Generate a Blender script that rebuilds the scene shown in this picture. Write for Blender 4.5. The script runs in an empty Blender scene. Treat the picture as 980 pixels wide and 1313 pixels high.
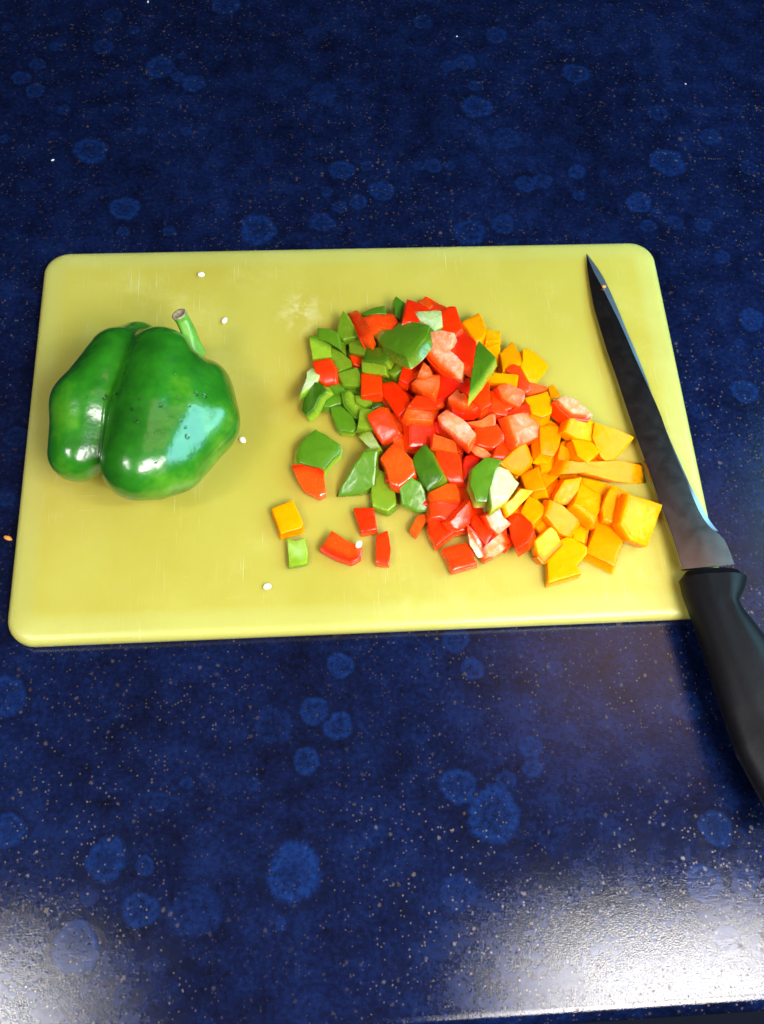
import bpy, bmesh, math, random
import numpy as np
from mathutils import Vector, Matrix, noise

# ------------------------------------------------------------------ measured layout (mm unless noted)
CAM_M=[[0.997687, 0.034979, -0.058284], [-0.055612, 0.913078, -0.403974], [0.039087, 0.406281, 0.912912]]
CAM_C=[-0.02109, -0.24356, 0.44149]
BOARD_W,BOARD_D,BOARD_T=0.34,0.2232,0.009
PIECES=[
('g', 'F', 5, 0.24, 0.3, 0, [(-10.4, 54.8, 18.4), (-12.0, 46.7, 17.8), (-8.9, 42.0, 18.5), (-0.1, 42.9, 20.7), (-5.7, 57.0, 19.6), (-8.4, 60.7, 19.0)], 'tall pointed dark green piece left of the Y-shaped red pieces'),
('g', 'S', 5, 0.19, 0.6, 0, [(-22.4, 47.3, 14.9), (-15.5, 41.4, 16.5), (-9.9, 36.2, 17.7), (-10.9, 46.2, 19.1), (-15.6, 49.8, 17.9), (-22.0, 51.9, 15.9)], "dark green piece skin up behind the pale wedge, at heap's left edge"),
('g', 'C', 6, 0.52, 0.1, [3, 2], [(-25.1, 33.6, 15.1), (-15.0, 34.1, 15.4), (-15.2, 41.7, 15.7), (-20.8, 45.0, 15.7), (-26.5, 47.3, 15.7)], 'pale green wedge with a thin dark skin rim, leftmost of the back pieces'),
('g', 'F', 5, 0.28, 0.2, 0, [(-16.2, 31.8, 14.8), (-12.0, 25.1, 14.6), (-4.5, 28.7, 14.2), (-4.7, 32.4, 14.2), (-10.2, 37.6, 14.5), (-15.8, 41.3, 14.7)], 'olive green piece flesh up between the pale wedge and the red square'),
('g', 'F', 5, 0.28, 0.2, 0, [(-6.0, 36.6, 15.9), (1.6, 31.8, 19.7), (4.1, 37.8, 20.7), (-0.4, 43.7, 18.3), (-6.1, 44.7, 15.5)], 'mid green block above the small dark red piece, left half of heap'),
('r', 'C', 7, 0.26, 0.2, [0, 6], [(-2.5, 50.8, 19.7), (-0.1, 37.9, 26.5), (3.9, 33.3, 30.2), (5.8, 38.3, 28.9), (2.7, 54.1, 20.5), (-1.0, 64.2, 14.4), (-5.3, 63.3, 13.0)], "red strip leaning left, first arm of the Y shape at heap's back left"),
('r', 'F', 6, 0.21, 0.3, 0, [(5.0, 40.8, 25.7), (11.6, 46.9, 23.1), (16.3, 43.2, 24.0), (20.5, 51.2, 20.9), (18.4, 58.4, 18.6), (7.2, 56.7, 20.1), (2.0, 54.4, 21.3)], 'red-orange piece flesh up touching the large green crescent from behind'),
('g', 'S', 5, 0.19, 0.4, 0, [(3.4, 58.6, 16.9), (14.6, 56.9, 19.9), (14.2, 65.9, 15.8), (1.0, 60.8, 15.4)], 'thin dark green sliver, behind the flesh-up red piece at the back'),
('g', 'S', 5, 0.19, 0.6, 0, [(18.9, 62.7, 19.8), (18.9, 56.3, 19.4), (21.8, 54.4, 18.4), (23.4, 59.5, 18.3), (25.0, 64.7, 18.2), (20.2, 68.4, 19.8)], 'small dark green point sticking up at the very back of the heap'),
('r', 'S', 6, 0.26, 0.4, 0, [(24.5, 58.9, 22.9), (22.2, 47.4, 28.0), (30.9, 46.8, 27.0), (29.2, 55.1, 23.8), (36.6, 56.6, 22.1), (37.3, 59.6, 20.8), (31.4, 64.1, 19.8), (26.1, 66.8, 19.4)], 'red tile at the back edge with the pale green piece lying over it'),
('r', 'F', 5, 0.42, 0.2, 0, [(33.5, 61.5, 21.0), (37.1, 57.6, 23.3), (39.1, 60.2, 22.6), (35.8, 66.5, 19.3), (31.3, 66.0, 18.7)], 'small pinkish orange fragment at the back rim of the heap'),
('r', 'S', 5, 0.17, 0.4, 0, [(38.0, 56.3, 22.7), (41.7, 56.8, 22.2), (47.1, 60.2, 20.3), (40.3, 64.5, 18.8), (37.6, 60.3, 20.9)], 'thin deep red piece at the back rim beside the pinkish fragment'),
('g', 'F', 6, 0.95, 0.3, 0, [(31.0, 47.2, 27.1), (35.2, 41.6, 29.7), (35.2, 37.0, 31.3), (41.8, 41.6, 31.0), (42.5, 53.0, 27.4), (34.3, 54.4, 25.4), (28.3, 55.0, 24.0)], 'green piece with a frosted whitish face at the back of the heap'),
('g', 'S', 6, 0.28, 2.4, 0, [(10.6, 31.5, 28.3), (17.0, 22.9, 35.2), (21.2, 18.6, 39.0), (27.1, 23.0, 38.9), (32.6, 30.8, 36.7), (35.2, 39.5, 33.1), (33.1, 42.0, 31.0), (26.5, 48.1, 25.3), (21.0, 49.9, 22.4), (17.3, 44.5, 23.8), (15.5, 42.9, 24.0), (11.6, 50.2, 18.7), (6.0, 46.4, 18.6)], "largest curved green crescent, lying on top at the heap's back left"),
('g', 'S', 6, 0.47, 0.3, 0, [(0.6, 27.2, 21.0), (12.0, 22.5, 27.7), (15.4, 29.6, 27.6), (3.0, 37.6, 19.5)], 'blue-green shiny rectangle in front of the large green crescent'),
('g', 'F', 6, 0.47, 0.2, 0, [(-0.2, 22.0, 19.6), (5.7, 19.5, 21.6), (11.9, 17.0, 23.7), (11.9, 24.8, 24.8), (-0.2, 27.6, 20.3)], 'light green block directly under the blue-green shiny rectangle'),
('g', 'F', 6, 0.28, 0.3, 0, [(12.1, 21.1, 19.3), (15.9, 18.0, 21.7), (21.4, 20.8, 23.4), (22.1, 24.7, 22.7), (23.4, 30.4, 21.9), (13.3, 32.4, 17.0)], 'olive green piece with a ragged lower tip in front of the crescent'),
('r', 'S', 4.5, 0.09, 0.3, 0, [(-4.1, 29.9, 14.2), (-0.6, 28.3, 14.1), (0.4, 31.5, 13.9), (2.0, 36.2, 13.7), (-6.0, 36.3, 14.0)], 'small dark red piece sunk between green blocks on the left'),
('r', 'S', 6, 0.26, 0.4, 0, [(-24.5, 28.3, 15.8), (-23.0, 21.0, 14.4), (-19.2, 17.2, 14.6), (-13.5, 17.8, 16.7), (-13.3, 24.6, 18.6), (-16.1, 30.9, 19.3), (-25.7, 31.2, 16.1)], "red square at the heap's left edge, pale green sliver leaning on it"),
('g', 'F', 5, 0.95, 0.2, 0, [(-28.5, 20.2, 17.2), (-32.4, 5.9, 23.1), (-31.6, 8.5, 22.0), (-27.3, 14.2, 19.6), (-23.8, 17.5, 18.2), (-21.1, 23.5, 15.7), (-24.4, 31.0, 12.8), (-28.2, 25.6, 15.1)], 'whitish green sliver leaning on the red square, far left'),
('g', 'S', 5.5, 0.52, 1.2, 0, [(-30.7, 6.7, 15.1), (-31.4, 3.0, 14.7), (-29.1, -0.8, 16.1), (-25.2, 1.7, 18.3), (-21.6, 8.3, 20.2), (-18.5, 9.7, 21.9), (-20.1, 13.8, 20.9), (-24.3, 17.5, 18.4), (-27.9, 16.8, 16.4)], "bright lime green curved piece at the heap's far left"),
('g', 'S', 4, 0.19, 0.4, 0, [(-22.6, 11.3, 13.6), (-24.1, 5.8, 13.7), (-17.2, 5.1, 13.7), (-11.1, 7.0, 13.6), (-8.4, 10.9, 13.4), (-9.8, 19.7, 13.2), (-19.0, 17.9, 13.3)], 'dark green flat piece in shade behind the lime green curved one'),
('g', 'F', 6, 0.33, 0.2, 0, [(-9.7, 16.4, 15.8), (-1.1, 15.6, 15.9), (-0.4, 21.5, 16.1), (-1.9, 27.0, 16.2), (-12.6, 23.9, 16.0)], 'olive green square left of the red square in the green part'),
('r', 'S', 6, 0.26, 0.3, 0, [(-1.2, 8.0, 19.0), (1.4, 7.7, 19.4), (9.5, 8.2, 20.7), (9.8, 19.6, 19.0), (-0.4, 23.3, 16.9)], 'clean red square right of the olive green square'),
('g', 'C', 6, 0.43, 0.3, [1, 0, 7], [(-9.4, 4.9, 15.7), (-4.5, -1.8, 15.2), (0.5, -2.8, 15.0), (2.5, 2.0, 15.1), (-1.7, 3.9, 15.3), (-3.2, 8.7, 15.6), (-6.5, 13.1, 15.9), (-10.4, 12.7, 16.1)], 'curled green ring-like piece in the left part of the heap'),
('g', 'F', 5, 0.38, 0.2, 0, [(-3.6, 5.8, 17.1), (0.5, 2.9, 16.7), (4.5, 5.1, 16.1), (5.2, 9.8, 15.7), (-4.3, 9.9, 16.9)], 'small green chip inside the curled green ring-like piece'),
('g', 'S', 5, 0.43, 0.9, 0, [(-14.2, -7.3, 14.5), (-12.2, -9.4, 14.7), (-6.3, -10.2, 14.9), (-3.6, -7.4, 14.9), (-5.9, -0.8, 14.5), (-11.6, 6.0, 14.1), (-17.2, 5.8, 13.9)], 'bright green barrel-shaped piece at the left foot of the heap'),
('r', 'S', 6, 0.38, 0.3, 0, [(3.7, -12.2, 20.9), (7.7, -20.2, 19.6), (16.7, -16.9, 23.8), (10.3, -3.1, 26.1), (7.6, -2.4, 25.4), (0.9, -5.1, 22.2)], 'bright red oblong tile lying over green pieces, left of the heap middle'),
('g', 'F', 5, 0.71, 0.2, 0, [(1.3, -19.7, 16.2), (5.0, -26.3, 18.7), (7.3, -22.5, 19.2), (1.9, -7.7, 15.2), (-3.8, -11.6, 13.1)], 'pale whitish green strip under the bright red oblong tile'),
('g', 'S', 5.5, 0.43, 0.9, 0, [(-6.5, -31.0, 19.0), (-13.5, -40.5, 13.5), (-14.9, -44.2, 11.7), (-3.7, -44.1, 13.5), (3.4, -41.0, 16.1), (4.1, -32.1, 20.3), (5.2, -25.4, 23.5), (-1.4, -25.5, 22.4)], "wet green triangle with glistening drops at the heap's front left"),
('g', 'F', 5.5, 0.43, 0.4, 0, [(1.4, -43.4, 14.8), (1.8, -51.4, 14.4), (9.0, -54.4, 14.5), (13.3, -51.1, 14.9), (13.1, -40.5, 15.4), (9.3, -34.0, 15.5), (3.7, -30.0, 15.5)], 'olive yellow-green piece between the wet green triangle and half-yellow piece'),
('r', 'F', 6.5, 0.51, 0.5, 0, [(8.6, -34.5, 22.3), (10.6, -43.3, 21.7), (14.5, -45.4, 22.0), (23.0, -39.2, 23.5), (21.9, -31.3, 24.1), (17.3, -25.5, 24.1), (12.5, -22.4, 23.8), (6.4, -29.0, 22.5)], 'orange-red piece with a white glint, between the two dark greens'),
('g', 'S', 6, 0.57, 0.9, 0, [(15.4, -48.0, 19.1), (15.7, -52.7, 16.7), (23.3, -56.0, 15.3), (29.3, -55.5, 15.7), (28.1, -49.2, 18.9), (25.8, -43.3, 21.8), (20.6, -40.6, 23.0), (14.0, -43.2, 21.5)], "green piece half yellowish at the heap's front, under the dark pointed one"),
('g', 'S', 6, 0.28, 0.3, 0, [(22.5, -29.7, 24.1), (21.5, -33.3, 23.0), (25.4, -43.2, 22.6), (27.9, -47.9, 22.7), (33.5, -45.0, 25.7), (35.6, -42.6, 27.1), (29.8, -27.7, 27.6), (27.4, -25.0, 27.1)], 'dark matte green pointed block among the red pieces'),
('r', 'S', 6, 0.38, 0.3, 0, [(9.0, 10.2, 17.9), (14.8, -4.0, 22.5), (16.6, -6.7, 23.7), (22.8, -1.1, 25.3), (22.3, 3.4, 24.4), (18.0, 12.9, 21.1), (15.3, 15.9, 19.5), (9.8, 16.5, 17.2)], 'red slab slanting right of the clean red square'),
('r', 'S', 6, 0.38, 0.3, 0, [(18.3, 14.3, 23.8), (22.8, 11.2, 23.7), (27.8, 15.9, 23.9), (30.3, 20.2, 24.0), (32.1, 28.2, 24.3), (25.2, 27.9, 24.2), (21.5, 24.1, 24.1)], 'red-orange slab right of the ragged olive green piece'),
('r', 'C', 8, 0.95, 0.2, [3, 2, 1, 0], [(31.3, 31.1, 32.4), (31.2, 24.4, 32.5), (33.9, 18.0, 33.5), (38.0, 11.2, 35.1), (42.9, 6.2, 37.0), (47.5, 4.6, 38.7), (49.2, 12.9, 39.2), (46.9, 17.3, 38.3), (42.8, 23.1, 36.7), (44.9, 25.4, 37.5), (46.6, 31.7, 38.0), (39.9, 35.5, 35.5), (34.4, 36.1, 33.5)], 'topmost curled red piece with a whitish cut face like a letter C'),
('r', 'F', 6, 0.68, 0.3, 0, [(29.8, 9.7, 31.5), (34.0, 10.6, 33.0), (33.1, 15.1, 32.9), (30.4, 19.1, 32.2), (26.6, 10.9, 30.4)], 'small wet pinkish red bit just left of the topmost curl'),
('r', 'F', 7, 0.59, 0.2, 0, [(28.4, 2.8, 31.6), (33.7, -1.3, 34.1), (36.8, 4.5, 33.1), (38.8, 12.4, 31.3), (33.4, 12.4, 29.9), (26.8, 12.1, 28.4), (23.6, 9.2, 28.5)], 'wet red square with a pale frosted rim below the topmost curl'),
('r', 'S', 3.5, 0.34, 0.3, 0, [(21.0, -4.1, 28.5), (22.3, -4.8, 28.5), (36.4, -5.6, 29.1), (38.1, -4.6, 29.2), (39.1, -2.8, 29.4), (26.0, 1.6, 29.2)], 'red-orange top slice of three stacked strips, left of heap centre'),
('r', 'F', 5, 0.64, 0.3, 0, [(18.8, -8.9, 27.7), (21.1, -11.7, 28.4), (33.3, -11.8, 26.9), (35.9, -7.5, 25.1), (37.9, -1.4, 22.7), (21.1, -2.2, 25.1)], 'yellowish cut strip, middle of three stacked strips left of heap centre'),
('r', 'S', 7, 0.34, 0.3, 0, [(21.0, -23.6, 22.8), (31.1, -23.9, 20.8), (33.1, -18.4, 21.9), (35.9, -14.4, 22.4), (35.7, -9.3, 23.9), (21.4, -10.6, 26.2)], 'red block, lowest of three stacked strips left of heap centre'),
('r', 'F', 5, 0.47, 0.3, 0, [(31.2, -27.9, 29.2), (43.8, -31.1, 28.0), (43.4, -25.0, 28.8), (32.5, -20.6, 30.0)], 'orange cut face block behind the dark matte green pointed block'),
('r', 'S', 8, 0.17, 0.3, 0, [(35.3, -38.4, 22.8), (39.0, -44.1, 23.1), (45.5, -45.4, 25.4), (45.0, -36.2, 26.9), (43.8, -30.1, 27.6), (32.2, -24.2, 24.3)], 'tall deep red block right of the dark matte green pointed one'),
('r', 'F', 7, 0.98, 0.3, 0, [(36.7, -17.3, 33.0), (41.0, -22.7, 34.7), (47.7, -31.5, 37.4), (52.1, -24.8, 36.4), (48.5, -17.6, 34.4), (45.3, -13.7, 33.2), (39.8, -8.0, 31.3), (34.9, -11.7, 31.5)], 'red piece with a lilac-white cut end in the heap centre'),
('r', 'C', 6, 0.68, 0.2, [3, 2, 1, 0], [(42.4, -9.3, 35.3), (46.9, -12.6, 36.3), (52.2, -12.9, 36.8), (54.9, -10.5, 36.6), (50.6, -4.8, 35.2), (48.6, -0.8, 34.3), (46.9, -1.2, 34.2), (45.6, 1.9, 33.5), (42.8, -0.8, 33.8), (40.5, -3.3, 34.0)], 'red smile-shaped crescent with two pale bumps at heap centre'),
('r', 'S', 7, 0.42, 0.3, 0, [(51.0, -3.9, 31.7), (55.1, -8.4, 32.6), (56.5, -10.6, 33.1), (62.0, -6.5, 32.3), (62.6, 7.8, 29.4), (62.0, 13.4, 28.3), (54.8, 6.4, 29.7), (52.5, 1.5, 30.7)], 'orange-red slab below the tip of the green triangle'),
('r', 'S', 7, 0.34, 0.3, 0, [(35.7, -2.8, 30.4), (40.4, -1.4, 31.1), (46.1, 3.0, 32.2), (47.6, 1.5, 32.2), (52.3, -2.4, 32.2), (52.2, 7.9, 33.5), (38.3, 10.5, 32.4)], 'red slab between the topmost curl and the smile-shaped crescent'),
('r', 'S', 7, 0.38, 0.3, 0, [(44.6, 19.4, 36.7), (49.3, 13.9, 39.6), (53.2, 9.3, 42.1), (58.0, 29.6, 32.8), (55.3, 34.4, 30.3), (52.8, 40.8, 27.1), (48.2, 36.0, 29.1), (43.8, 26.0, 33.5)], 'red wedge held in the opening of the topmost curl'),
('r', 'S', 7, 0.47, 0.3, 0, [(42.1, 46.1, 28.3), (40.7, 37.0, 30.2), (44.5, 36.5, 30.8), (48.3, 35.4, 31.5), (52.0, 38.6, 31.2), (51.1, 49.3, 28.6), (50.3, 56.0, 27.0), (47.1, 56.2, 26.6), (42.4, 53.6, 26.6)], 'orange-red tile at the back rim right of the frosted green piece'),
('o', 'F', 7, 0.51, 0.3, 0, [(55.9, 42.6, 24.2), (58.3, 34.3, 27.0), (61.8, 34.5, 26.7), (64.9, 40.1, 24.3), (66.1, 45.1, 22.4), (65.1, 53.7, 19.3), (64.0, 58.0, 17.8), (53.2, 49.5, 21.9)], 'orange block with wet glints, backmost of the orange pieces'),
('o', 'F', 6, 0.59, 0.3, 0, [(64.6, 35.9, 23.3), (72.7, 36.8, 22.4), (73.9, 44.2, 19.9), (69.5, 44.8, 20.0), (66.3, 47.4, 19.4)], 'small pale yellow wet end beside the backmost orange block'),
('o', 'S', 6, 0.34, 0.3, 0, [(64.8, 32.9, 19.4), (68.6, 23.5, 19.6), (71.5, 22.1, 19.9), (71.9, 26.0, 20.2), (72.6, 38.2, 21.0), (65.3, 38.7, 19.8)], 'narrow orange strip right of the green triangle'),
('g', 'S', 6, 0.52, 0.6, 0, [(57.1, 24.8, 34.1), (53.3, 9.6, 40.3), (48.6, -9.4, 48.1), (56.2, 0.5, 44.5), (65.6, 15.8, 38.8), (62.2, 24.1, 34.9), (59.7, 31.2, 31.6)], 'green triangle on top of the heap pointing to the front'),
('o', 'S', 7, 0.42, 0.3, 0, [(71.0, 15.3, 27.1), (77.8, 21.0, 23.7), (81.2, 21.0, 23.2), (84.4, 26.1, 20.6), (82.2, 32.8, 18.4), (80.5, 40.8, 15.7), (71.6, 29.6, 21.5)], "orange diamond at the heap's back right, left one of two"),
('o', 'S', 7, 0.47, 0.5, 0, [(83.2, 25.4, 22.2), (81.0, 20.0, 23.6), (85.0, 11.1, 22.4), (88.9, 11.6, 20.6), (93.7, 18.2, 17.8), (98.2, 24.8, 15.3), (93.1, 30.5, 17.2), (87.3, 33.7, 19.7), (84.2, 32.2, 21.2)], "large orange tile at the heap's back right, outermost of two"),
('r', 'S', 5, 0.13, 0.3, 0, [(78.1, 13.8, 26.3), (77.1, 6.8, 24.9), (82.4, 3.8, 24.7), (84.7, 5.4, 25.1), (82.2, 11.3, 26.1), (79.7, 17.7, 27.2), (76.9, 19.5, 27.3), (71.1, 16.5, 26.4)], 'bright red hook-shaped piece among the orange at back right'),
('o', 'F', 6, 0.51, 0.2, 0, [(70.7, 5.6, 31.2), (76.0, 3.4, 31.5), (77.7, 10.6, 31.1), (68.2, 12.0, 30.8), (62.7, 13.3, 30.5), (61.2, 7.5, 30.9)], 'orange bar with a yellow stripe right of the green triangle'),
('r', 'F', 6, 0.68, 0.4, 0, [(67.6, -3.4, 32.7), (72.2, -6.4, 31.5), (76.2, -7.9, 30.6), (79.0, -4.3, 30.5), (80.3, 0.9, 31.0), (74.7, 3.0, 32.3), (69.9, 4.8, 33.5), (65.6, 2.4, 33.9)], 'red piece with pale peach flesh up, right of heap centre'),
('r', 'S', 7, 0.17, 0.4, 0, [(63.5, -4.8, 29.5), (64.2, -11.7, 30.5), (72.8, -7.6, 29.2), (74.0, -4.6, 28.7), (68.9, -0.7, 28.5), (66.4, 5.4, 27.8), (61.0, 1.2, 28.8)], 'plain red slab under the pale peach flesh piece'),
('r', 'F', 6, 0.51, 0.3, 0, [(81.3, 5.1, 24.0), (81.9, 2.4, 23.5), (89.5, 4.5, 23.7), (93.1, 5.8, 23.8), (93.2, 7.6, 24.1), (84.3, 10.0, 24.8)], 'orange-red strip with a pinkish end beside the red hook'),
('o', 'S', 6, 0.34, 0.3, 0, [(95.0, 2.3, 19.9), (96.6, 1.2, 20.0), (101.0, 5.8, 18.8), (98.1, 12.4, 17.9), (95.2, 11.2, 18.4)], 'small orange corner at the right rim, behind the pale red block'),
('o', 'S', 7, 0.59, 0.4, 0, [(81.6, -6.1, 28.7), (82.0, -11.2, 30.1), (87.9, -12.8, 29.2), (92.4, -10.1, 27.4), (94.0, -3.9, 25.3), (93.6, 5.8, 22.7), (88.1, 2.7, 24.8), (79.8, -0.9, 27.7)], 'yellow-orange tile in front of the strip with a pinkish end'),
('r', 'S', 3, 0.17, 0.2, 0, [(73.4, -12.1, 29.1), (81.4, -9.2, 28.6), (82.9, -7.4, 28.6), (81.4, -5.1, 28.8), (75.2, -6.6, 29.3), (69.3, -10.4, 29.6)], 'thin red sliver along the back of the speckled piece'),
('r', 'F', 7, 0.72, 0.2, 0, [(70.4, -21.4, 32.6), (72.1, -29.8, 31.7), (76.3, -27.9, 29.7), (85.3, -21.9, 25.6), (86.1, -15.6, 25.4), (86.1, -8.9, 25.5), (81.6, -8.1, 27.6), (68.6, -13.9, 33.6)], 'orange-red square flesh up with frosty white specks'),
('o', 'S', 7, 0.59, 1.6, 0, [(84.7, -24.4, 27.6), (84.3, -32.9, 28.8), (91.0, -33.2, 26.1), (94.3, -27.6, 24.1), (97.5, -18.3, 21.7), (96.8, -13.8, 21.4), (90.9, -14.6, 23.9), (86.0, -16.6, 26.1)], 'glossy domed yellow-orange piece with one white highlight'),
('o', 'S', 7, 0.59, 0.4, 0, [(68.5, -41.5, 26.7), (73.7, -42.3, 24.2), (78.0, -38.3, 24.0), (80.8, -34.8, 24.2), (78.8, -29.4, 27.3), (77.2, -26.6, 29.2), (70.2, -31.8, 30.0), (63.3, -38.2, 30.3)], 'yellow-orange tile at the right of the large folded green piece, back one'),
('o', 'S', 7, 0.59, 0.3, 0, [(75.6, -48.4, 22.7), (79.1, -50.6, 23.7), (85.4, -49.8, 24.9), (84.0, -43.2, 23.7), (83.5, -36.9, 22.7), (79.4, -38.4, 22.1), (74.4, -40.0, 21.3)], 'small yellow tile in front of the yellow-orange tile by the folded green'),
('o', 'F', 6, 0.47, 0.3, 0, [(84.4, -40.1, 23.8), (94.6, -36.3, 19.1), (95.0, -32.0, 17.9), (93.4, -28.2, 17.5), (84.6, -31.7, 21.7)], 'orange block in front of the glossy domed piece'),
('o', 'F', 6, 0.42, 0.3, 0, [(86.5, -46.9, 20.8), (92.3, -41.9, 17.9), (96.6, -37.6, 15.6), (95.7, -35.2, 15.5), (84.1, -38.8, 20.2)], 'narrow orange wedge right of the small yellow tile'),
('o', 'F', 6, 0.9, 0.2, 0, [(68.5, -54.8, 25.8), (62.9, -58.4, 24.7), (65.2, -63.4, 21.7), (73.9, -56.0, 24.4), (79.1, -51.3, 26.1), (72.6, -50.8, 27.3)], 'pale yellow cut bar slanting in front of the folded green piece'),
('o', 'S', 7, 0.64, 0.3, 0, [(72.2, -60.3, 21.7), (77.3, -67.6, 22.4), (85.1, -60.0, 22.4), (81.0, -54.3, 21.9), (76.9, -51.8, 21.6)], 'yellow diamond just above the rounded red piece at the front'),
('r', 'S', 7, 0.3, 1.4, 0, [(66.3, -72.5, 20.2), (68.2, -79.4, 21.7), (73.7, -76.4, 22.8), (77.2, -70.9, 22.9), (76.6, -65.2, 21.9), (73.3, -61.8, 20.5), (70.3, -59.6, 19.4), (66.3, -61.8, 18.6)], 'rounded red piece with tiny glints, front edge under the yellow diamond'),
('r', 'F', 6, 0.9, 0.2, 0, [(56.6, -68.2, 23.1), (60.6, -71.4, 20.4), (67.5, -65.9, 20.3), (63.0, -62.7, 23.1), (61.7, -58.9, 25.2), (54.3, -63.6, 25.9)], 'frosted pink cut piece in front of the folded green piece'),
('r', 'S', 6, 0.13, 0.5, 0, [(48.2, -65.1, 19.4), (50.9, -71.0, 19.6), (54.5, -75.8, 19.5), (58.5, -69.6, 18.6), (56.5, -60.9, 18.2), (51.5, -57.3, 18.5), (48.6, -61.5, 19.1)], 'plain red piece at the front left of the frosted pink one'),
('r', 'S', 6, 0.51, 0.3, 0, [(38.5, -67.9, 22.4), (41.4, -68.8, 21.1), (46.4, -66.0, 21.2), (48.9, -60.8, 23.1), (47.8, -55.3, 26.2), (36.5, -65.6, 24.1)], "red piece with a lilac sheen on its slanted face, heap's front"),
('r', 'S', 6, 0.34, 0.4, 0, [(28.4, -67.3, 16.2), (31.1, -74.0, 16.4), (40.7, -66.8, 16.0), (38.2, -62.2, 15.8), (34.1, -58.5, 15.7), (28.1, -61.0, 15.9)], 'red square at the front edge, left below the lilac-sheen piece'),
('r', 'S', 7, 0.09, 0.4, 0, [(28.8, -61.3, 20.3), (33.3, -60.9, 19.9), (37.6, -63.3, 19.1), (47.1, -53.1, 19.2), (43.9, -51.0, 19.9), (29.0, -50.8, 21.6)], 'deep red block at the front, above the front-edge red square'),
('r', 'F', 6, 0.42, 0.5, 0, [(30.2, -53.2, 25.3), (43.2, -53.7, 24.3), (43.3, -48.4, 23.4), (42.1, -44.5, 22.9), (38.0, -44.5, 23.2), (34.5, -46.4, 23.8), (28.4, -49.8, 24.9)], 'orange-red cap on the deep red block near the dark green'),
('r', 'F', 4, 0.51, 0.3, 0, [(21.9, -68.0, 14.3), (26.1, -61.7, 14.0), (29.4, -55.6, 13.8), (23.7, -56.6, 13.8), (22.2, -58.4, 13.9), (19.0, -64.4, 14.1)], 'tiny pink offcut at the front left foot of the heap'),
('r', 'S', 5.5, 0.47, 0.3, 0, [(36.1, -80.8, 15.7), (37.8, -86.5, 15.9), (50.3, -83.3, 15.5), (48.6, -81.6, 15.5), (48.6, -77.9, 15.3), (45.6, -72.4, 15.2), (33.5, -75.3, 15.5)], 'red-orange tile lying flat on the board, frontmost of the reds'),
('r', 'C', 7, 0.9, 0.1, [4, 3], [(46.9, -74.7, 16.8), (50.8, -80.3, 14.0), (54.1, -80.1, 14.3), (56.5, -78.0, 15.4), (47.9, -68.4, 20.2), (45.6, -66.1, 21.3)], 'yellow-white sliver with a red back right of the frontmost red tile'),
('r', 'F', 4, 0.42, 0.2, 0, [(53.6, -82.2, 13.9), (57.8, -80.2, 14.0), (60.6, -76.5, 14.1), (56.4, -77.6, 14.1), (52.1, -80.0, 13.9)], 'small dull red chip at the front foot of the white-edged piece'),
('r', 'C', 7, 1, 0.1, [3, 2], [(54.9, -80.2, 20.1), (60.0, -79.3, 18.7), (65.5, -75.7, 17.0), (67.9, -72.8, 16.0), (64.1, -67.0, 16.2), (53.3, -76.4, 19.9)], "red piece with a bright white cut edge at the heap's front"),
('g', 'S', 6, 0.71, 1.5, 0, [(47.5, -49.7, 31.5), (49.9, -57.9, 30.4), (55.2, -58.2, 30.4), (57.2, -51.6, 31.4), (60.2, -42.3, 32.8), (64.0, -38.1, 33.4), (56.2, -36.2, 33.6), (48.9, -41.9, 32.6)], 'large folded light green piece lying on the reds at front centre'),
('g', '+F', 6, 1, 0.3, 0, [(60.4, -41.7, 30.6), (56.6, -52.4, 32.7), (56.1, -64.4, 34.4), (64.3, -58.2, 32.1), (71.6, -48.5, 29.4), (70.0, -46.9, 29.5), (67.2, -41.3, 29.3), (62.4, -39.2, 29.8)], ''),
('r', 'F', 5, 0.64, 0.3, 0, [(52.6, -32.1, 27.2), (56.5, -34.1, 27.3), (60.6, -34.1, 28.0), (60.2, -32.5, 28.4), (56.8, -29.4, 28.8), (51.7, -26.8, 28.7), (49.6, -28.9, 27.6)], 'peach cut strip right behind the folded light green piece'),
('r', 'S', 7, 0.13, 0.3, 0, [(45.8, -37.6, 27.5), (46.8, -44.1, 27.9), (50.4, -38.9, 26.2), (55.8, -32.3, 23.8), (53.5, -30.2, 24.3), (47.8, -31.5, 26.2)], 'deep red piece left of the folded light green one'),
('r', 'S', 7, 0.09, 0.8, 0, [(48.9, -26.0, 27.3), (51.8, -25.9, 27.7), (57.6, -28.7, 28.3), (61.6, -29.2, 28.9), (66.8, -25.3, 30.1), (66.7, -22.2, 30.4), (63.9, -16.6, 30.5), (56.2, -16.6, 29.3), (52.4, -18.4, 28.5)], 'plain bright red rounded piece right of the lilac-white cut end'),
('r', 'F', 6, 0.55, 0.2, 0, [(52.0, -18.5, 32.3), (56.6, -19.0, 31.3), (63.5, -17.4, 30.4), (63.9, -11.6, 31.8), (60.9, -12.2, 32.3), (56.0, -15.4, 32.4), (48.3, -17.1, 33.4)], 'orange piece with grainy wet flesh behind the bright red rounded one'),
('r', 'S', 7, 0.34, 0.3, 0, [(60.1, -35.2, 31.6), (65.7, -35.2, 29.3), (72.7, -27.4, 24.6), (72.7, -22.0, 23.3), (68.6, -16.9, 23.6), (62.2, -29.6, 29.3)], 'orange-red block left of the yellow-orange tile by the folded green'),
('r', 'S', 7, 0.26, 0.3, 0, [(61.6, -9.3, 31.5), (63.9, -11.5, 31.0), (69.5, -12.3, 29.6), (70.9, -8.2, 29.0), (73.8, -5.9, 28.2), (63.0, -1.2, 30.7)], 'flat red slab left of the frosty speckled square'),
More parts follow.
